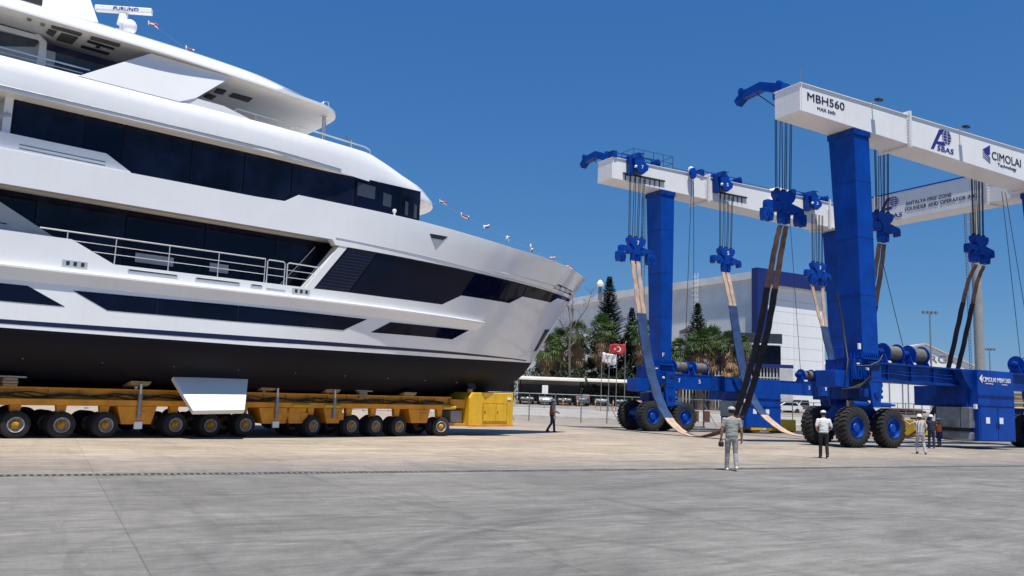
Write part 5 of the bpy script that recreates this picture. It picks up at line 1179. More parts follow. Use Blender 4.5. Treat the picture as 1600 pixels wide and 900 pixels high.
# lower beams
def near_beam():
    b = MB(); b.box((37.9, VN+.20, 3.5),(54.0, VN+1.1, 4.36)); b.box((37.9, VN+.05, 4.30),(54.0, VN+1.3, 4.40)); b.box((37.9, VN+.05, 3.40),(54.0, VN+1.3, 3.50)); B = P('lower_beam', b, m_blue2, tl, .01)
    first = None
    for k in range(6):
        if first is None: first = MB().box((0, VN+.10, 3.5),(.04, VN+.21, 4.3)).build('stiffener', m_blue2, B, smooth=0); o = first
        else: o = first.copy(); COL.objects.link(o)
        o.location = (38.6 + k*1.9, 0, 0)
    b = MB()
    for k in range(2): b.tube([(38 + x*.5, VN+.16, 3.82 + .18*k + .03*math.sin(x)) for x in range(14)], .03, 5)
    P('pipe', b, m_blue2, B, 0)
    return B
def far_beam():
    b = MB(); b.box((37.4, VF, 2.92),(54.5, VF+1.1, 3.86)); B = P('lower_beam', b, m_blue, tl, .02)
    b = MB(); b.box((37.4, VF-.02, 3.86),(54.5, VF+1.15, 3.92)); P('walkway', b, m_blue2, B, 0)
    for u in (42.0, 42.12): 
        b = MB(); b.box((u, VF-.12, 2.8),(u+.05, VF+1.2, 3.98)); P('joint_flange', b, m_blue, B, .005)
    b = MB()
    for k in range(6): b.cyl((41.9, VF-.07, 2.95+k*.17),(42.3, VF-.07, 2.95+k*.17),.03,n=6)
    P('bolts', b, m_blue2, B, 0)
    for u, s in ((38.05,'7'),(39.88,'5'),(50.78,'3'),(52.62,'1')): text('lettering', s, .15, .27, m_txtw, B, (u, VF-.015, 3.35), FRONT, .04)
    for u0_, u1_ in ((41.0,41.6),(50.2,50.6),(51.3,52.2)):
        b = MB(); b.box((u0_, VF-.02, 2.9),(u1_, VF+.02, 3.88)); P('splice_plate', b, m_navy if 0 else m_blue2, B, 0)
    return B
nb = near_beam(); fbm = far_beam()
# winches on the beams
def winch(u, v, z, L_=1.15, r=.52, lb='winch'):
    w = MB(); w.box((u-.1, v-.45, z-.08),(u+L_+.1, v+.45, z+.02)); w.prism([(v-.42,z),(v+.42,z),(v+.16,z+r+.05),(v-.16,z+r+.05)], u-.12, u-.05, 'x'); w.prism([(v-.42,z),(v+.42,z),(v+.16,z+r+.05),(v-.16,z+r+.05)], u+L_+.05, u+L_+.12, 'x'); W_ = P('winch', w, m_blue, tl, .01)
    for x in (u, u+L_):
        b = MB(); b.revolve([(-.03,r),(.03,r)], 'x', 28, (x, v, z+r+.05)); P('drum_flange', b, m_blue, W_, .01, 40)
    b = MB(); pr = [(u+.03,.05)]; k = u+.03
    while k < u+L_-.06: pr += [(k, r*.74),(k+.012, r*.77),(k+.024, r*.77),(k+.036, r*.74)]; k += .04
    pr += [(u+L_-.03,.05)]; b.revolve(pr, 'x', 28, (0, v, z+r+.05)); P('rope_drum', b, m_drum, W_, 0, 40)
    b = MB(); b.cyl((u-.45,v,z+r+.05),(u-.06,v,z+r+.05),.2,n=14); b.cyl((u-.55,v,z+r+.05),(u-.45,v,z+r+.05),.12,n=12); P('winch_motor', b, m_blue2, W_, .01, 40)
for u in (38.9, 41.0): winch(u+.15, VN+.75, 4.42)
for u in (37.7, 39.5, 50.3, 52.1): winch(u+.3, VF+.55, 3.95, 1.1, .46)
winch(51.3, VN+.75, 4.42)
# bogies: saddle, yoke plates, axle beam, steering cylinders and four giant tyres each
tyre_proto = None
def big_wheel(par, x, y):
    global tyre_proto
    if tyre_proto is None:
        Rr = 1.02
        b = MB(); b.revolve([(-.30,.50),(-.335,.62),(-.34,.78),(-.315,.90),(-.28,.955),(-.15,.965),(.15,.965),(.28,.955),(.315,.90),(.34,.78),(.335,.62),(.30,.50)], 'y', 56, caps=False)
        n = 26
        for k in range(n):                                          # staggered tread lugs
            for s in (-1, 1):
                a = 2*math.pi*(k + (.5 if s > 0 else 0))/n; hw = 2*math.pi/n*.30; pts = []
                for (yy, r0_, r1_, da) in ((.03*s,.955,1.02,.0),(.29*s,.945,1.015,.09),(.335*s,.84,.93,.11)):
                    pts.append([(r*math.cos(a+da*s+e), yy, r*math.sin(a+da*s+e)) for e in (-hw, hw) for r in (r0_, r1_)])
                vs = [p for q in pts for p in q]
                b.add(vs, [(0,1,3,2),(8,10,11,9)] + [(i*4+f[0], i*4+f[1], i*4+4+f[1], i*4+4+f[0]) for i in (0,1) for f in ((0,1),(1,3),(3,2),(2,0))])
        w = b.build('wheel', m_tyre, par, smooth=35)
        b = MB(); b.revolve([(-.325,.52),(-.34,.50),(-.31,.485),(-.20,.46),(-.17,.30),(-.19,.16)], 'y', 36, caps=False); P('rim', b, m_blue, w, 0, 40)
        b = MB(); b.revolve([(-.17,.24),(-.27,.22),(-.30,.19),(-.31,.0001)], 'y', 24, caps=False)
        for k in range(12): a = k*math.pi/6; b.cyl((.33*math.cos(a),-.16,.33*math.sin(a)),(.33*math.cos(a),-.20,.33*math.sin(a)),.022,n=6)
        P('hub', b, m_blue, w, 0, 40)
        b = MB(); b.revolve([(.325,.52),(.34,.50),(.31,.475),(.08,.44),(.06,.0001)], 'y', 36, caps=False); P('inner_rim', b, m_blue, w, 0, 40)
        tyre_proto = w; o = w
    else: o = copy_tree(tyre_proto, par)
    o.location = (x, y, 1.02); o.rotation_euler = (0, random.uniform(0, 1), 0) if y < VN + 1.0 or (VF - 1 < y < VF + 1) else (0, random.uniform(0, 1), math.pi); return o
def bogie(uc, v, far):
    dz = -.35 if far else 0.0; vc = v + 1.15
    b = MB(); b.box((uc-.95, v-.02, 3.42+dz),(uc+.85, v+1.75, 4.46+dz*.0 if not far else 4.46)); s = P('saddle', b, m_blue2, tl, .03)
    b = MB(); b.box((uc-1.95, v+.25, 3.0+dz),(uc-.95, v+1.5, 3.85+dz)); P('side_box', b, m_blue, s, .03)
    b = MB(); b.box((uc+.02, v-.32, 3.34+dz),(uc+.78, v-.02, 4.36+dz)); P('front_box', b, m_blue, s, .02)
    b = MB(); b.box((uc+.12, v-.34, 3.98+dz),(uc+.68, v-.30, 4.2+dz)); P('box_slot', b, m_dark, s, 0)
    for vv in (v-.30, v+2.3):
        b = MB(); b.prism([(uc-.12,3.4+dz),(uc+.92,3.4+dz),(uc+.70,2.15+dz),(uc+.62,2.05+dz),(uc+.18,2.05+dz),(uc+.10,2.15+dz)], vv, vv+.12, 'y'); yk = P('yoke_plate', b, m_blue, s, .015)
        b = MB(); b.cyl((uc+.4,vv-.06,2.72+dz),(uc+.4,vv+.18,2.72+dz),.17,n=16); P('pivot_pin', b, m_blue2, yk, .01, 40)
    b = MB(); b.prism([(uc-1.7,1.30),(uc-1.7,1.05),(uc+2.5,1.05),(uc+2.5,1.30),(uc+1.0,2.5+dz),(uc-.2,2.5+dz)], vc-.36, vc+.36, 'y'); P('rocker_beam', b, m_blue2, s, .03)
    b = MB(); b.box((uc-.7, vc-.5, 2.4+dz),(uc+1.5, vc+.5, 3.42+dz)); P('slewing_block', b, m_blue2, s, .03)
    for du in (-.5, 1.35):
        b = MB(); b.cyl((uc+du-.55, v-.05, 2.2+dz),(uc+du+.35, v-.1, 2.2+dz),.12,n=14); b.cyl((uc+du+.35, v-.1, 2.2+dz),(uc+du+.7, v-.12, 2.2+dz),.06,n=10); P('steering_cylinder', b, m_blue, s, .01, 40)
    for du in (-.98, 1.82):
        b = MB(); b.cyl((uc+du, vc-1.0, 1.02),(uc+du, vc+1.0, 1.02),.2,n=14); P('axle', b, m_dark, s, 0, 40)
        for vv in (v+.12, v+2.2): big_wheel(tl, uc+du, vv)
    # flange bolts, ribs, motors and pipework that make the bogie busy
    for k in range(5):
        b = MB(); b.prism([(v-.02, 3.46+dz),(v-.14, 3.46+dz),(v-.02, 4.3)], uc-.9+k*.2, uc-.86+k*.2, 'x'); P('rib', b, m_blue, s, 0)
    for k in range(4):
        b = MB(); b.box((uc-.97, v+.1+k*.42, 3.3+dz),(uc-.93, v+.14+k*.42, 4.4)); b.build('rib', m_blue, s, smooth=0)
    for du in (-.98, 1.82):
        b = MB(); b.cyl((uc+du-.1, vc-.5, 1.5),(uc+du+.35, vc-.5, 1.95),.14,n=12); P('drive_motor', b, m_blue2, s, .01, 40)
        b = MB(); b.prism([(uc+du-.42,1.35),(uc+du+.42,1.35),(uc+du+.2,.78),(uc+du-.2,.78)], vc-.46, vc+.46, 'y'); P('axle_hanger', b, m_blue2, s, .02)
    for k in range(3):
        b = MB(); b.cyl((uc+1.0, v+.12, 2.6+k*.3+dz),(uc+1.35, v+.12, 2.6+k*.3+dz),.1,n=12); P('valve', b, m_blue, s, .01, 40)
    b = MB(); b.box((uc-.4, v-.2, 2.55+dz),(uc-.05, v+.1, 3.0+dz)); P('valve_box', b, m_blue2, s, .02)
    b = MB(); b.box((uc-.72, v-.035, 4.2),(uc-.5, v-.021, 4.27)); P('label_plate', b, m_gel2, s, 0)
    b = MB(); b.cyl((uc-.2, v-.32, 3.98+dz),(uc-.2, v-.2, 3.98+dz),.07,n=10); P('lamp', b, m_gel2, s, 0, 40)
    rnd = random.Random(int(uc*10)); 
    for k in range(4):
        a = (uc-1.7+.15*k, v+.1, 2.5+dz); c = (uc+.1+.2*k, v-.1, 3.95+dz); b = MB(); b.tube([a,(a[0]-.25,a[1]-.2,2.9+dz),(lerp(a[0],c[0],.45),v-.25,3.0+dz+.1*k),(c[0]-.2,v-.3,3.6+dz),c], .035, 6); P('hose', b, m_hose, s, 0, 60)
    b = MB(); b.box((uc-.9, v+.4, 2.05+dz),(uc-.1, v+.5, 2.35+dz)); P('tool_tray', b, m_wood if not far else m_blue2, s, .01)
    return s
bogie(36.72, VN, 0); bogie(36.75, VF, 1); bogie(55.0, VN, 0); bogie(54.9, VF, 1)
# machinery cabinets hung outside the lower beams
def cabinet(u0_, v, ztop, zbot, far):
    w = 3.4
    b = MB(); b.box((u0_, v, zbot),(u0_+w, v+2.6, ztop)); c = P('cabinet', b, m_blue, tl, .02)
    for z in (ztop-1.42, ztop-1.98):
        b = MB(); b.box((u0_-.03, v-.05, z),(u0_+w+.03, v, z+.06)); P('trim_strip', b, m_blue2, c, 0)
    for k in range(2):
        b = MB(); b.box((u0_+.12+k*1.62, v-.025, zbot+.06),(u0_+1.68+k*1.62, v-.001, ztop-2.0)); d = P('cabinet_door', b, m_blue, c, .01)
        b = MB(); b.box((u0_+.6+k*1.25, v-.035, zbot+.98),(u0_+.95+k*1.25, v-.026, zbot+1.32)); P('notice_plate', b, m_gel2, d, 0)
        b = MB(); b.box((u0_+1.55+k*.2, v-.06, zbot+.7),(u0_+1.6+k*.2, v-.025, zbot+1.0)); P('handle', b, m_dark, d, 0)
    b = MB(); b.prism([(u0_-1.0,ztop-.06),(u0_+.02,ztop-.06),(u0_+.02,ztop-1.2),(u0_-.55,ztop-.75)], v+.3, v+.8, 'y'); P('gusset_plate', b, m_blue2, c, .01)
    b = MB(); b.box((u0_-.16, v+.55, 2.32),(u0_+2, v+3.8, 3.45)); P('rear_housing', b, m_blue2, c, .03)
    b = MB(); b.box((u0_-.42, v+.25, 1.14),(u0_+1.5, v+2.25, 2.28)); e = P('generator_box', b, m_alu, c, .03)
    b = MB(); b.box((u0_-.43, v+.78, 1.18),(u0_-.415, v+.81, 2.24)); P('seam', b, m_dark, e, 0)
    b = MB(); b.box((u0_-.3, v+.4, .97),(u0_+1, v+2.1, 1.14)); P('frame_rail', b, m_dark, e, 0)
    b = MB(); b.box((u0_-.36, v+.3, .42),(u0_+1, v+2.0, .97)); P('fuel_tank', b, m_alu, e, .12)
    b = MB(); b.box((u0_-.16, v+.05, zbot+1.75),(u0_-.005, v+.2, zbot+2.0)); P('switch_box', b, m_gel2, c, .01)
    return c
cn = cabinet(45.0, 28.0, 4.36, .44, 0)
b = MB(); b.prism([(45.16,3.86),(45.42,4.1),(45.42,3.62)], 27.985, 28.0, 'y'); P('emblem', b, m_txtw, cn, 0)
text('lettering', 'CIMOLAI', 1.22, .25, m_txtw, cn, (45.46, 27.985, 3.72), FRONT, .012)
text('lettering', 'MBH 560', 1.25, .25, m_txtw, cn, (46.82, 27.985, 3.72), FRONT, .012)
text('lettering', 'Technology', .8, .09, m_txtw, cn, (45.62, 27.985, 3.57), FRONT, .02)
text('lettering', 'Technology', .55, .08, m_txtw, cn, (47.2, 27.985, 3.57), FRONT, .02)
cabinet(44.0, 44.45, 3.9, .42, 1)
# sheave blocks, small pulleys and walkway on the far girder
def sheave(u, s):
    b = MB(); b.prism([(u-.5,18.32),(u-.25,18.78),(u+.15,18.78),(u+.55,18.32)], VF-.5, VF+1.2, 'y'); k = P('sheave_bracket', b, m_blue2, tl, .02)
    b = MB(); b.prism([(u-.42,18.25),(u+.25,18.32),(u+.78,17.95),(u+.72,17.66),(u+.3,17.32),(u-.1,17.35),(u-.38,17.75)], VF-.62, VF-.36, 'y'); P('cheek_plate', b, m_blue, k, .04)
    b = MB(); b.prism([(u-.75,18.5),(u-.35,18.6),(u-.28,17.2),(u-.7,17.2)], VF-.36, VF-.02, 'y'); P('guard_plate', b, m_blue2, k, .02)
    b = MB(); b.cyl((u+.15,VF-.36,17.75),(u+.15,VF-.12,17.75),.42,n=20); P('sheave', b, m_alu, k, .02, 40)
    b = MB(); b.cyl((u-.42,VF-.62,17.72),(u-.3,VF-.62,17.78),.09,n=8); P('lamp', b, m_gel2, k, 0)
    b = MB(); b.box((u-.05, VF-.5, 18.76),(u+.45, VF+.2, 18.84)); P('cover_plate', b, m_blue, k, .02)
    text('lettering', s, .14, .24, m_txtw, k, (u+.12, VF-.632, 17.68), FRONT, .04)
    b = MB(); b.cyl((u-1.6,VF+.5,18.6),(u+1.7,VF+.5,18.6),.035,n=5); b.cyl((u-1.6,VF+.2,18.72),(u+1.7,VF+.2,18.72),.035,n=5); b.box((u-1.9,VF-.1,18.3),(u-1.55,VF+.5,18.75)); P('rope_guide', b, m_blue2, k, 0)
    b = MB(); b.box((u+1.7,VF-.05,18.3),(u+2.2,VF+.5,18.6)); b.cyl((u+1.95,VF-.1,18.62),(u+1.95,VF+.5,18.62),.18,n=12); P('guide_pulley', b, m_blue2, k, .01, 40)
for u, s in ((34.0,'7'),(41.75,'5'),(51.1,'3')): sheave(u, s)
for u0_, u1_ in ((33.0,36.6),(41.6,44.4)):
    b = MB(); b.box((u0_,VF-.12,17.26),(u1_,VF-.02,17.36)); k = P('cable_rack', b, m_dark, tl, 0)
    n = int((u1_-u0_)/.42)
    for q in range(n):
        b = MB(); b.box((u0_+.2+q*.42,VF-.06,16.85),(u0_+.25+q*.42,VF-.004,17.26)); P('rack_bar', b, m_dark, k, 0)
b = MB(); b.prism([(38.65,18.35),(38.8,18.62),(39.1,18.62),(39.25,18.2),(39.1,17.85),(38.8,17.85)], VF-.42, VF-.16, 'y'); k = P('pulley_block', b, m_blue, tl, .05)
b = MB(); b.sphere((38.95,VF-.1,18.55),.22); P('lamp', b, m_gel2, k, 0, 60)
for a, c in (((38.85,VF-.3,17.9),(38.2,VF-.5,5)),((39.02,VF-.3,17.9),(39.1,VF-.4,5))):
    b = MB(); b.cyl(a, c, .022, n=5); P('service_rope', b, m_rope, k, 0)
b = MB(); b.prism([(47.1,18.32),(47.3,18.55),(48.6,18.52),(48.6,18.36)], VF-.3, VF+.5, 'y'); b.prism([(46.95,16.6),(47.3,16.6),(47.1,17.4),(47.75,18.35),(47.5,18.4),(46.9,17.5)], VF-.25, VF-.02, 'y'); P('rope_anchor', b, m_wht, tl, .02)
pw = MB(); pw.box((34.2,VF+.4,18.3),(37.8,VF+1.9,18.36)); pk_ = P('walkway', pw, m_alu, tl, 0)
b = MB()
for v in (VF+.45, VF+1.85):
    for k in range(5): b.cyl((34.25+k*.87,v,18.36),(34.25+k*.87,v,19.4),.02,n=5)
    for z in (18.9,19.4): b.cyl((34.25,v,z),(37.75,v,z),.02,n=5)
for u in (34.25,37.75):
    for z in (18.9,19.4): b.cyl((u,VF+.45,z),(u,VF+1.85,z),.02,n=5)
P('walkway_rail', b, m_rope, pk_, 0)
b = MB(); b.cyl((37.8,VF+.5,18.62),(57,VF+.5,18.62),.018,n=4)
for k in range(16): b.cyl((38+k*1.2,VF+.5,18.3),(38+k*1.2,VF+.5,18.62),.015,n=4)
P('cable_line', b, m_rope, tl, 0)
# loose service ropes near the right edge and on the near side
for a, c in (((53.35,31.1,16.4),(54.7,31.1,5.0)),((53.75,31.1,16.4),(55.4,31.1,8.6)),((41.3,31.1,10.6),(43.0,31.1,5.6)),((48.6,VF-.3,16.6),(50.4,VF+.4,4.8))):
    b = MB(); b.cyl(a, c, .02, n=5); P('service_rope', b, m_rope, tl, 0)
# hoses down the near leg
b = MB(); b.tube([(36.0,29.9,8.0),(36.05,29.6,6.6),(35.9,29.3,5.3),(35.6,28.9,4.4),(35.2,28.7,3.5)], .05, 6); P('hose', b, m_hose, tl, 0, 60)
b = MB(); b.tube([(36.0,28.7,4.1),(36.6,28.35,4.15),(37.2,28.3,4.4),(37.5,28.3,4.75)], .04, 6); P('hose', b, m_hose, tl, 0, 60)
b = MB(); b.box((35.75,29.3,4.5),(35.95,29.9,5.1)); P('junction_box', b, m_blue, tl, .02)
b = MB(); b.box((35.95,28.5,4.95),(36.1,28.6,5.25)); P('notice_plate', b, m_gel2, tl, .01)

# ------------------------------------------------------------------ hook blocks with their ropes
def hook(u, v, lb, num=None, ztop=13.1, twin=False, ztop_rope=16.9, small=1.0):
    t = thing('hook_block', lb, 'hook block', uv(u, v, ztop), CA, 'blue hook blocks under the girders'); t.scale = (.88, 1, .94)
    # local x along the girder, y away, z from the top of the block
    b = MB(); b.prism([(-.78,0),(.78,0),(.80,-.25),(.62,-.52),(.30,-.75),(.30,-1.25),(-.30,-1.25),(-.30,-.75),(-.62,-.52),(-.80,-.25)], -.24, .24, 'y'); b.build('sheave_housing', m_blue, t, smooth=0, bevel=.04)
    b = MB(); b.prism([(-1.55,-.78),(-1.5,-.62),(-.45,-.60),(.45,-.60),(1.5,-.80),(1.58,-.95),(1.58,-1.28),(1.30,-1.36),(1.22,-1.12),(.82,-1.05),(.72,-1.25),(.50,-1.22),(.42,-1.02),(.2,-1.2),(-.2,-1.2),(-.42,-1.02),(-.50,-1.18),(-.72,-1.2),(-.82,-1.0),(-1.2,-1.05),(-1.3,-1.26),(-1.55,-1.2)], -.17, .17, 'y'); b.build('lifting_beam', m_blue, t, smooth=0, bevel=.03)
    for x in (-.55, 0, .55):
        b = MB(); b.revolve([(-.05,.2),(-.02,.15),(.02,.15),(.05,.2)], 'y', 20, (x,0,-.02)); b.build('sheave', m_dark, t)
    if num: text('lettering', num, .17, .30, m_txtw, t, (-.08,-.252,-.52), FRONT, .05)
    xs = (-.62,.62) if twin else ((-1.4,0,1.4) if num == '7' or num is None else (0,))
    for x in xs:
        for s in (-.2,.2):
            b = MB(); b.prism([(x+s-.17,-1.1),(x+s+.17,-1.1),(x+s+.19,-1.55),(x+s+.12,-1.82),(x+s-.12,-1.82),(x+s-.19,-1.55)], -.2, .2, 'y'); sh = b.build('shackle', m_blue, t, smooth=0, bevel=.05)
            b = MB(); b.cyl((x+s,-.24,-1.38),(x+s,.24,-1.38),.08,n=10); b.build('pin', m_blue2, sh)
    for x in (-.72,-.60,-.27,-.14,.17,.30,.58,.70):
        b = MB(); b.cyl((x, -.05 if x*10 % 2 < 1 else .06, -.06), (x, -.05, (ztop_rope - ztop)/.94), .028, n=6); b.build('rope', m_rope, t)
    return t
NV, FV = 31.1, 44.28
hook(33.75, FV, 'sunlit blue hook block numbered 7 beside the far left leg', '7', 12.80)
hook(41.80, FV, 'sunlit blue hook block numbered 5 in the middle of the far girder', '5', 13.05)
hook(51.25, FV, 'sunlit blue hook block numbered 3 next to the near leg', '3', 13.05, True)
hook(33.45, NV, 'shaded dark blue hook block hanging left of the near leg, no number showing', None, 13.25, ztop_rope=17.6)
hook(41.45, NV, 'shaded dark blue hook block hanging just right of the near leg', '', 13.25, ztop_rope=17.6)
hook(50.65, NV, 'shaded dark blue hook block hanging alone in the sky at the far right', '', 13.05, True, ztop_rope=17.6)

# ------------------------------------------------------------------ slings
def spline(pts, n=8):
    out = []; m = len(pts)
    for i in range(m-1):
        p0, p1, p2, p3 = pts[max(i-1,0)], pts[i], pts[i+1], pts[min(i+2,m-1)]
        for k in range(n):
            f = k/n; out.append(tuple(.5*((2*p1[j]) + (-p0[j]+p2[j])*f + (2*p0[j]-5*p1[j]+4*p2[j]-p3[j])*f*f + (-p0[j]+3*p1[j]-3*p2[j]+p3[j])*f**3) for j in range(2)))
    out.append(pts[-1]); return out
def ribbon(path, u0_, w, th, u1_=None, w1=None):
    """strap along path [(v,z)] at u (may slide from u0_ to u1_), width w"""
    b = MB(); n = len(path); vs = []
    for i, (v, z) in enumerate(path):
        a = path[max(i-1,0)]; c = path[min(i+1,n-1)]; d = Vector((c[0]-a[0], c[1]-a[1])).normalized(); nn = (-d.y*th/2, d.x*th/2); f = i/(n-1)
        uu = u0_ if u1_ is None else lerp(u0_, u1_, f); ww = w if w1 is None else lerp(w, w1, f); cr = .02*math.sin(i*1.7)
        vs += [uv(uu-ww/2+cr, v+nn[0], z+nn[1]), uv(uu+ww/2+cr, v+nn[0], z+nn[1]), uv(uu+ww/2+cr, v-nn[0], z-nn[1]), uv(uu-ww/2+cr, v-nn[0], z-nn[1])]
    fs = [(3,2,1,0), ((n-1)*4, (n-1)*4+1, (n-1)*4+2, (n-1)*4+3)]
    for i in range(n-1): fs += [(i*4+j, i*4+(j+1)%4, i*4+4+(j+1)%4, i*4+4+j) for j in range(4)]
    b.add(vs, fs); return b
def sling(label, u, pts, zb_far, bot, zb_near, sep=.22, sepn=.25, hide_bottom=False):
    t = thing('lifting_sling', label, 'sling', (0,0,0), 0, 'lifting slings between the girders')
    p = spline(pts); lo = min(range(len(p)), key=lambda i: p[i][1])
    far = [q for q in p[:lo+1]]; near = p[lo:]
    iA = max(i for i, q in enumerate(far) if q[1] >= zb_far); iB = max(i for i, q in enumerate(far) if q[1] >= bot[0]); A = far[:iA+2]; B = far[iA:iB+2]; C = far[iB:]
    for s in (-1, 1):
        ribbon(A, u+s*sep, .30, .05, u+s*.18).build('far_strap', m_slep, t, smooth=60)
    ribbon(B, u, .72, .09).build('blue_sleeve', m_sleb, t, smooth=60)
    for s in (-1, 1): ribbon(C, u+s*.17, .32, .05).build('bottom_strap', m_slep, t, smooth=60)
    iD = min(i for i, q in enumerate(near) if q[1] >= bot[1]); iE = min(i for i, q in enumerate(near) if q[1] >= zb_near); D = near[:iD+1]; E = near[max(0,iD-1):iE+1]; F = near[iE-1:]
    for s in (-1, 1): ribbon(D, u+s*.2, .36, .05, u+s*sepn).build('bottom_strap', m_slebr, t, smooth=60)
    for s in (-1, 1): ribbon(E, u+s*max(sepn, .29), .40, .08).build('black_sleeve', m_slek, t, smooth=60)
    for s in (-1, 1): ribbon(F, u+s*max(sepn, .29), .38, .06, u+s*max(sepn*.8, .2), .3).build('near_strap', m_slebr, t, smooth=60)
sling('sling on hook 7, blue then black, dipping down behind the man in grey', 33.6, [(44.1,11.2),(43.43,8.07),(42.6,4.7),(41.41,2.08),(40.16,.75),(38.8,.12),(37.3,.07),(35.75,.5),(34.75,1.15),(34.02,2.39),(32.83,5.49),(32.13,8.21),(31.53,10.6),(31.25,11.5)], 7.3, (1.05, 1.45), 8.2, .22, .26)
sling('sling on hook 5 crossing the far blue cabinet', 41.6, [(44.1,11.3),(43.45,9.19),(42.8,6.03),(42.02,3.4),(40.86,1.71),(39.2,.62),(37.88,.22),(36.2,.2),(34.9,.7),(33.9,2.2),(32.7,5.5),(31.73,9.3),(31.3,11.5)], 8.5, (1.4, 1.5), 7.5, .22, .24)
sling('sling on hook 3, its two straps spread wide beside the near leg', 51.1, [(44.2,11.3),(43.7,8.5),(42.8,5.3),(41.6,2.6),(40.2,.8),(38.5,.15),(36.8,.25),(35.4,1.0),(34.4,2.2),(33.4,4.8),(32.5,8.0),(31.9,10.2),(31.35,11.3)], 7.9, (1.3, 1.6), 8.9, .60, .5)
# ================================================================== PEOPLE
def cap_tube(b, pts, radii, n=14):
    """closed tapering limb with rounded ends"""
    pts = [Vector(p) for p in pts]; d0 = (pts[0]-pts[1]).normalized(); d1 = (pts[-1]-pts[-2]).normalized()
    rr = [r if isinstance(r, tuple) else (r, r) for r in radii]
    r0_, r1_ = min(rr[0]), min(rr[-1])
    P_ = [pts[0]+d0*r0_*.85, pts[0]+d0*r0_*.5] + pts + [pts[-1]+d1*r1_*.5, pts[-1]+d1*r1_*.85]
    Q = [tuple(x*.4 for x in rr[0]), tuple(x*.84 for x in rr[0])] + rr + [tuple(x*.84 for x in rr[-1]), tuple(x*.4 for x in rr[-1])]
    b.tube(P_, .1, n, Q)
def ell(b, rings, n=18):
    """stack of horizontal ellipses (x, y, z, rx, ry)"""
    vs = []; k = len(rings)
    for (x, y, z, rx, ry) in rings: vs += [(x + rx*math.cos(2*math.pi*i/n), y + ry*math.sin(2*math.pi*i/n), z) for i in range(n)]
    fs = [(j*n+i, j*n+(i+1)%n, (j+1)*n+(i+1)%n, (j+1)*n+i) for j in range(k-1) for i in range(n)] + [tuple(range(n-1,-1,-1)), tuple(range((k-1)*n, k*n))]
    b.add(vs, fs)
m_skin = mat('skin', (0.42,0.22,0.14), .55, 0, .08, 6); m_hair = mat('dark hair', (0.02,0.015,0.012), .7, 0, .1)
def cloth_m(name, c, var=.12): return mat('cloth '+name, c, .85, 0, var, 5, bump=.35, bscale=14)
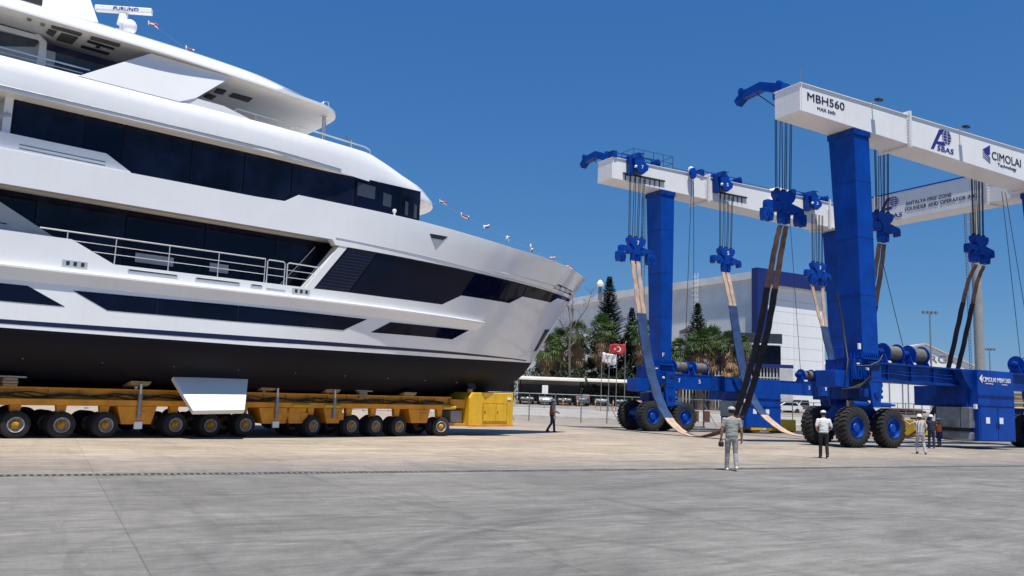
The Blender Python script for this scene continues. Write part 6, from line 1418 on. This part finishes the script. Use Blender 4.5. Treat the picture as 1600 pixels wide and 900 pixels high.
def person(label, loc, heading, pose, cols, height=1.75, vox=.0125):
    """pose: dict of joints in a local frame facing +y (x = the person's right), scaled for a height of 1.75 m"""
    t = thing('person', label, 'person', loc, heading); S = height/1.75
    names = ['skin','shirt','trousers','shoes','vest','belt']; mats_ = [m_skin, cols['shirt'], cols['trousers'], cols['shoes'], cols.get('vest', cols['shirt']), cols.get('belt', m_blk)]
    parts = []
    def part(k): b = MB(); parts.append((names.index(k), b)); return b
    L = pose.get('lean', 0.0); sx = pose.get('side', 0.0)
    def T(z): return (z-.92)*L                                       # forward shift of the trunk with height
    bl = cols.get('belly', 0)
    ell(part('trousers'), [(0,T(.80),.80,.10,.09),(0,T(.84),.84,.155,.115),(0,T(.92),.92,.172,.128),(0,T(1.0),1.0,.166,.125),(0,T(1.03),1.03,.158,.12)])
    k_ = 'vest' if 'vest' in cols else 'shirt'
    ell(part(k_), [(0,T(.90),.93,.168,.125),(0,T(.97),.97,.178,.138+bl*.3),(0,T(1.08),1.08,.170,.135+bl),(0,T(1.2),1.2,.180,.132+bl*.5),(0,T(1.32),1.32,.196,.128),(0,T(1.40),1.40,.192,.115),(0,T(1.45),1.45,.145,.098),(0,T(1.485),1.485,.08,.075)])
    cap_tube(part('skin'), [(0,T(1.45)-.005,1.45),(0,T(1.56)+.012,1.56)], [.062,.056])
    hy = T(1.6)+.02
    b = part('skin'); b.sphere((0,hy,1.655), .1, 18, 14, (.76,.95,1.16)); b.sphere((0,hy+.04,1.60), .062, 14, 10, (.85,.9,.85))
    b.sphere((0,hy+.102,1.632), .017, 8, 6, (.8,1.1,1.5)); b.sphere((0,hy+.088,1.592), .02, 8, 6, (1.3,.6,.55)); b.sphere((0,hy+.085,1.675), .03, 8, 6, (1.7,.5,.5))
    for s in (-1,1): b.sphere((s*.077,hy-.005,1.64), .027, 8, 6, (.4,.8,1.2))
    for s, side in ((-1,'L'),(1,'R')):
        hip, kn, an, toe = pose['leg'+side]
        cap_tube(part('trousers'), [hip, tuple((Vector(hip)*.45+Vector(kn)*.55)), kn, tuple(Vector(kn)*.55+Vector(an)*.45), an], [.092,.08,.066,.066,.062])
        tv_ = Vector(toe); a = Vector(an); a2 = Vector((a.x, a.y, a.z-.045)); dr_ = (tv_-a); dr_.z = 0; dr_ = dr_.normalized() if dr_.length > .01 else Vector((0,1,0))
        b = part('shoes'); cap_tube(b, [a2 - dr_*.055 + Vector((0,0,-.005)), a2 + dr_*.06 + Vector((0,0,-.012)), tv_], [(.045,.042),(.048,.04),(.042,.03)])
        sh, el, wr = pose['arm'+side]
        u_ = Vector(sh).lerp(Vector(el), .72)
        slv = cols.get('sleeve', .72)
        cap_tube(part('shirt'), [sh, tuple(Vector(sh).lerp(Vector(el), min(slv, 1.0)))], [.072,.062])
        if slv > 1: cap_tube(part('shirt'), [el, tuple(Vector(el).lerp(Vector(wr), .9))], [.056,.043])
        cap_tube(part('skin'), [tuple(Vector(sh).lerp(Vector(el),.35)), el, tuple(Vector(el).lerp(Vector(wr),.35)), wr], [.046,.04,.041,.027])
        w = Vector(wr); d = (w - Vector(el)).normalized(); nrm = Vector((s,0,0)); nrm = (nrm - d*nrm.dot(d)).normalized(); lat = d.cross(nrm)
        cap_tube(part('skin'), [w, w + d*.085], [(.024,.036) if abs(lat.y) > .5 else (.03,.03), (.02,.04) if abs(lat.y) > .5 else (.03,.03)])
        b = part('skin')
        for q, ln in ((-1.5,.06),(-.5,.075),(.5,.08),(1.5,.07)):
            p0 = w + d*.085 + lat*q*.019; p1 = p0 + d*ln*.55 - nrm*.008; p2 = p1 + d*ln*.4 - nrm*.028; cap_tube(b, [p0 - d*.015, p1, p2], [.0105,.010,.0085], 8)
        p0 = w + d*.03 + lat*.03; cap_tube(b, [p0, p0 + d*.03 + lat*.022, p0 + d*.06 + lat*.022 - nrm*.012], [.013,.0115,.0095], 8)
    b = MB()
    for i, q in parts: b.cm = 0; b.add(q.v, q.f)
    me = bpy.data.meshes.new('src'); me.from_pydata(b.v, [], b.f); ob = bpy.data.objects.new('src', me); TMP.collection.objects.link(ob)
    bm = bmesh.new(); bm.from_mesh(me); bmesh.ops.recalc_face_normals(bm, faces=bm.faces); bm.to_mesh(me); bm.free()
    md = ob.modifiers.new('r','REMESH'); md.mode = 'VOXEL'; md.voxel_size = vox
    m2 = ob.modifiers.new('s','SMOOTH'); m2.factor = .5; m2.iterations = 2
    TMP.view_layers[0].update(); dg = TMP.view_layers[0].depsgraph; out = bpy.data.meshes.new_from_object(ob.evaluated_get(dg)); bpy.data.objects.remove(ob)
    kd = kdtree.KDTree(sum(len(q.f)*16 for i, q in parts)); idx = []
    for i, q in parts:
        for f in q.f:
            if len(f) == 4:
                A_, B_, C_, D_ = [Vector(q.v[v]) for v in f]
                for a in (.06, .35, .65, .94):
                    for e in (.06, .35, .65, .94): kd.insert(A_.lerp(B_, a).lerp(D_.lerp(C_, a), e), len(idx)); idx.append(i)
            else:
                c = Vector((0,0,0))
                for v in f: c += Vector(q.v[v])
                kd.insert(c/len(f), len(idx)); idx.append(i)
    kd.balance()
    out.materials.clear()
    for m in mats_: out.materials.append(m)
    zv = cols.get('vest_z'); mi = []
    for p in out.polygons:
        i = idx[kd.find(p.center)[1]]; mi.append(i)
    out.polygons.foreach_set('material_index', mi)
    for v in out.vertices:                                            # creases in the cloth
        if v.co.z < 1.42:
            n = noise.noise(Vector((v.co.x*9, v.co.y*9, v.co.z*22)))*.007; v.co += v.normal*n
        v.co *= S
    out.shade_smooth(); body = bpy.data.objects.new('body', out); COL.objects.link(body); body.parent = t
    for s in (-1,1):
        e = MB(); e.sphere((s*.033*S,(hy+.084)*S,1.657*S), .011*S, 8, 6); e.build('eye', m_dark, t)
    hd_ = cols.get('hat')
    if hd_ == 'helmet':
        e = MB(); e.revolve([(1.665,.112),(1.70,.112),(1.745,.098),(1.775,.068),(1.79,.02),(1.791,.0001)], 'z', 24, (0,hy,0), caps=False); e.prism([(.125*math.cos(R(a)), hy+.145*math.sin(R(a))) for a in range(0,360,15)], 1.662, 1.672, 'z'); e.prism([(-.08,hy+.09),(.08,hy+.09),(.06,hy+.175),(-.06,hy+.175)], 1.668, 1.678, 'z'); o = e.build('helmet', cols['hat_m'], t)
    else:
        e = MB(); e.revolve([(1.66,.096),(1.70,.102),(1.74,.092),(1.765,.06),(1.772,.0001)], 'z', 24, (0,hy,0), caps=False); e.prism([(-.075,hy+.07),(.075,hy+.07),(.06,hy+.17),(.0,hy+.185),(-.06,hy+.17)], 1.675, 1.685, 'z'); e.sphere((0,hy,1.775),.012,8,6); o = e.build('cap', cols['hat_m'], t)
    o.scale = (S,S,S)
    e = MB(); e.revolve([(1.585,.07),(1.61,.083),(1.65,.092),(1.69,.096)], 'z', 24, (0,hy-.014,0), caps=False); 
    e.f = [f for f in e.f if sum(e.v[i][1] for i in f)/len(f) < hy + .02]; e.m = [0]*len(e.f); o = e.build('hair', m_hair, t, fix=False); o.scale = (S,S,S)
    return t
def legs(l, r): return {'legL': l, 'legR': r}
def stand(dx=.0, step=0.0):
    return {'legL': [(-.095,0,.86),(-.105,.02+step*.45,.48),(-.11,step,.09),(-.12,step+.15,.03)], 'legR': [(.095,0,.86),(.105,.02-step*.2,.48),(.11,-step,.09 + (.05 if step else 0)),(.12,-step+.15,.03)]}
def arms(l=None, r=None):
    return {'armL': l or [(-.195,0,1.40),(-.245,-.02,1.12),(-.25,.06,.88)], 'armR': r or [(.195,0,1.40),(.245,-.02,1.12),(.25,.06,.88)]}
wm = mat('helmet white', (.80,.80,.80), .35); capm = mat('cap mauve grey', (.46,.40,.46), .8, 0, .08)
c_grey = cloth_m('grey', (.33,.335,.30)); c_grey2 = cloth_m('light grey', (.36,.355,.33)); c_wht = cloth_m('white', (.76,.76,.75), .05); c_blk = cloth_m('black', (.018,.018,.022)); c_nvy = cloth_m('navy', (.02,.026,.06)); c_org = cloth_m('orange', (.75,.16,.03)); c_red = cloth_m('red vest', (.42,.07,.04)); c_lg = cloth_m('pale grey', (.42,.42,.42)); s_wht = mat('white shoes', (.62,.62,.60), .6); s_blk = mat('black shoes', (.02,.02,.02), .6)
# striped shirt: white with dark vertical stripes
c_str = bpy.data.materials.new('cloth striped'); c_str.use_nodes = True; nt = c_str.node_tree; bs = nt.nodes['Principled BSDF']; tc = nt.nodes.new('ShaderNodeTexCoord'); wv = nt.nodes.new('ShaderNodeTexWave'); wv.inputs['Scale'].default_value = 5.2; wv.inputs['Distortion'].default_value = .6; nt.links.new(tc.outputs['Object'], wv.inputs[0])
rp = nt.nodes.new('ShaderNodeValToRGB'); rp.color_ramp.interpolation = 'CONSTANT'; rp.color_ramp.elements[1].position = .5; rp.color_ramp.elements[0].color = (.02,.022,.04,1); rp.color_ramp.elements[1].color = (.7,.7,.7,1); nt.links.new(wv.outputs['Fac'], rp.inputs[0]); nt.links.new(rp.outputs[0], bs.inputs['Base Color']); bs.inputs['Roughness'].default_value = .85
head_to = lambda dx, dy: math.atan2(-dx, dy)                          # heading so that local +y points along (dx, dy)
p = stand(0, .10); p.update(arms([(-.195,0,1.40),(-.26,-.02,1.13),(-.285,.03,.90)], [(.195,0,1.40),(.265,-.02,1.13),(.285,.04,.89)])); 
person('man in grey polo shirt and grey trousers walking away on open concrete', (6.35, 23.87, 0), head_to(.05, 1), p, dict(shirt=c_grey, trousers=c_grey2, shoes=s_wht, hat='cap', hat_m=capm), 1.77)
bag = thing('camera_bag', 'small black bag in the left hand of the man in grey', 'bag', (6.06, 23.9, 0.0)); b = MB(); b.box((-.07,-.06,.66),(.07,.06,.80)); b.build('pouch', m_blk, bag, smooth=0, bevel=.03); b = MB(); b.tube([(-.05,0,.79),(-.03,0,.86),(.03,0,.86),(.05,0,.79)], .01, 5); b.build('strap', m_blk, bag)
p = stand(0, .06); p.update(arms([(-.195,0,1.40),(-.275,-.05,1.14),(-.20,.10,1.02)], [(.195,0,1.40),(.28,-.05,1.14),(.2,.10,1.02)]))
person('man in white shirt and black trousers seen from behind near the big tyres', (12.0, 32.0, 0), head_to(.1, 1), p, dict(shirt=c_wht, trousers=c_blk, shoes=s_blk, hat='cap', hat_m=wm), 1.77)
p = {'legL': [(-.095,0,.86),(-.12,.16,.50),(-.13,.06,.12),(-.14,.2,.05)], 'legR': [(.095,0,.86),(.13,.02,.48),(.17,-.14,.10),(.19,.0,.04)], 'lean': .12}
p.update(arms([(-.195,.05,1.40),(-.40,.12,1.28),(-.60,.22,1.46)], [(.195,.05,1.40),(.27,.05,1.13),(.24,.20,.95)]))
person('man in striped shirt and white helmet reaching out to the crane tyre', (18.75, 38.3, 0), head_to(.25, 1), p, dict(shirt=c_str, trousers=c_lg, shoes=s_blk, hat='helmet', hat_m=wm), 1.76)
p = stand(0, .0); p.update(arms([(-.195,0,1.40),(-.27,.02,1.13),(-.12,.2,1.05)], [(.195,0,1.40),(.27,.02,1.13),(.12,.2,1.05)]))
person('man in orange vest and navy trousers beside the grey generator box', (24.22, 47.3, 0), head_to(-.6, .8), p, dict(shirt=c_nvy, vest=c_org, trousers=c_nvy, shoes=s_blk, hat='helmet', hat_m=wm), 1.62)
p = stand(0, .05); p.update(arms([(-.195,0,1.40),(-.42,.1,1.33),(-.62,.22,1.42)], [(.195,0,1.40),(.27,.02,1.13),(.2,.2,1.0)]))
person('man in navy shirt with a white helmet, half hidden behind the man in stripes', (22.72, 45.2, 0), head_to(.3, 1), p, dict(shirt=c_nvy, trousers=c_nvy, shoes=s_blk, hat='helmet', hat_m=wm, sleeve=1.2), 1.76)
p = {'legL': [(-.095,0,.86),(-.10,.14,.49),(-.10,.17,.09),(-.11,.32,.03)], 'legR': [(.095,0,.86),(.10,-.04,.48),(.10,-.25,.13),(.11,-.14,.04)], 'lean': .03}
p.update(arms([(-.195,0,1.40),(-.25,.05,1.13),(-.16,.25,1.08)], [(.195,0,1.40),(.25,.05,1.13),(.18,.26,1.06)]))
person('man in grey shirt and red vest walking in front of the fence', (2.55, 48.2, 0), head_to(1, .15), p, dict(shirt=c_lg, vest=c_red, trousers=c_nvy, shoes=s_blk, hat='helmet', hat_m=wm, sleeve=1.2), 1.88)
bpy.data.scenes.remove(TMP)
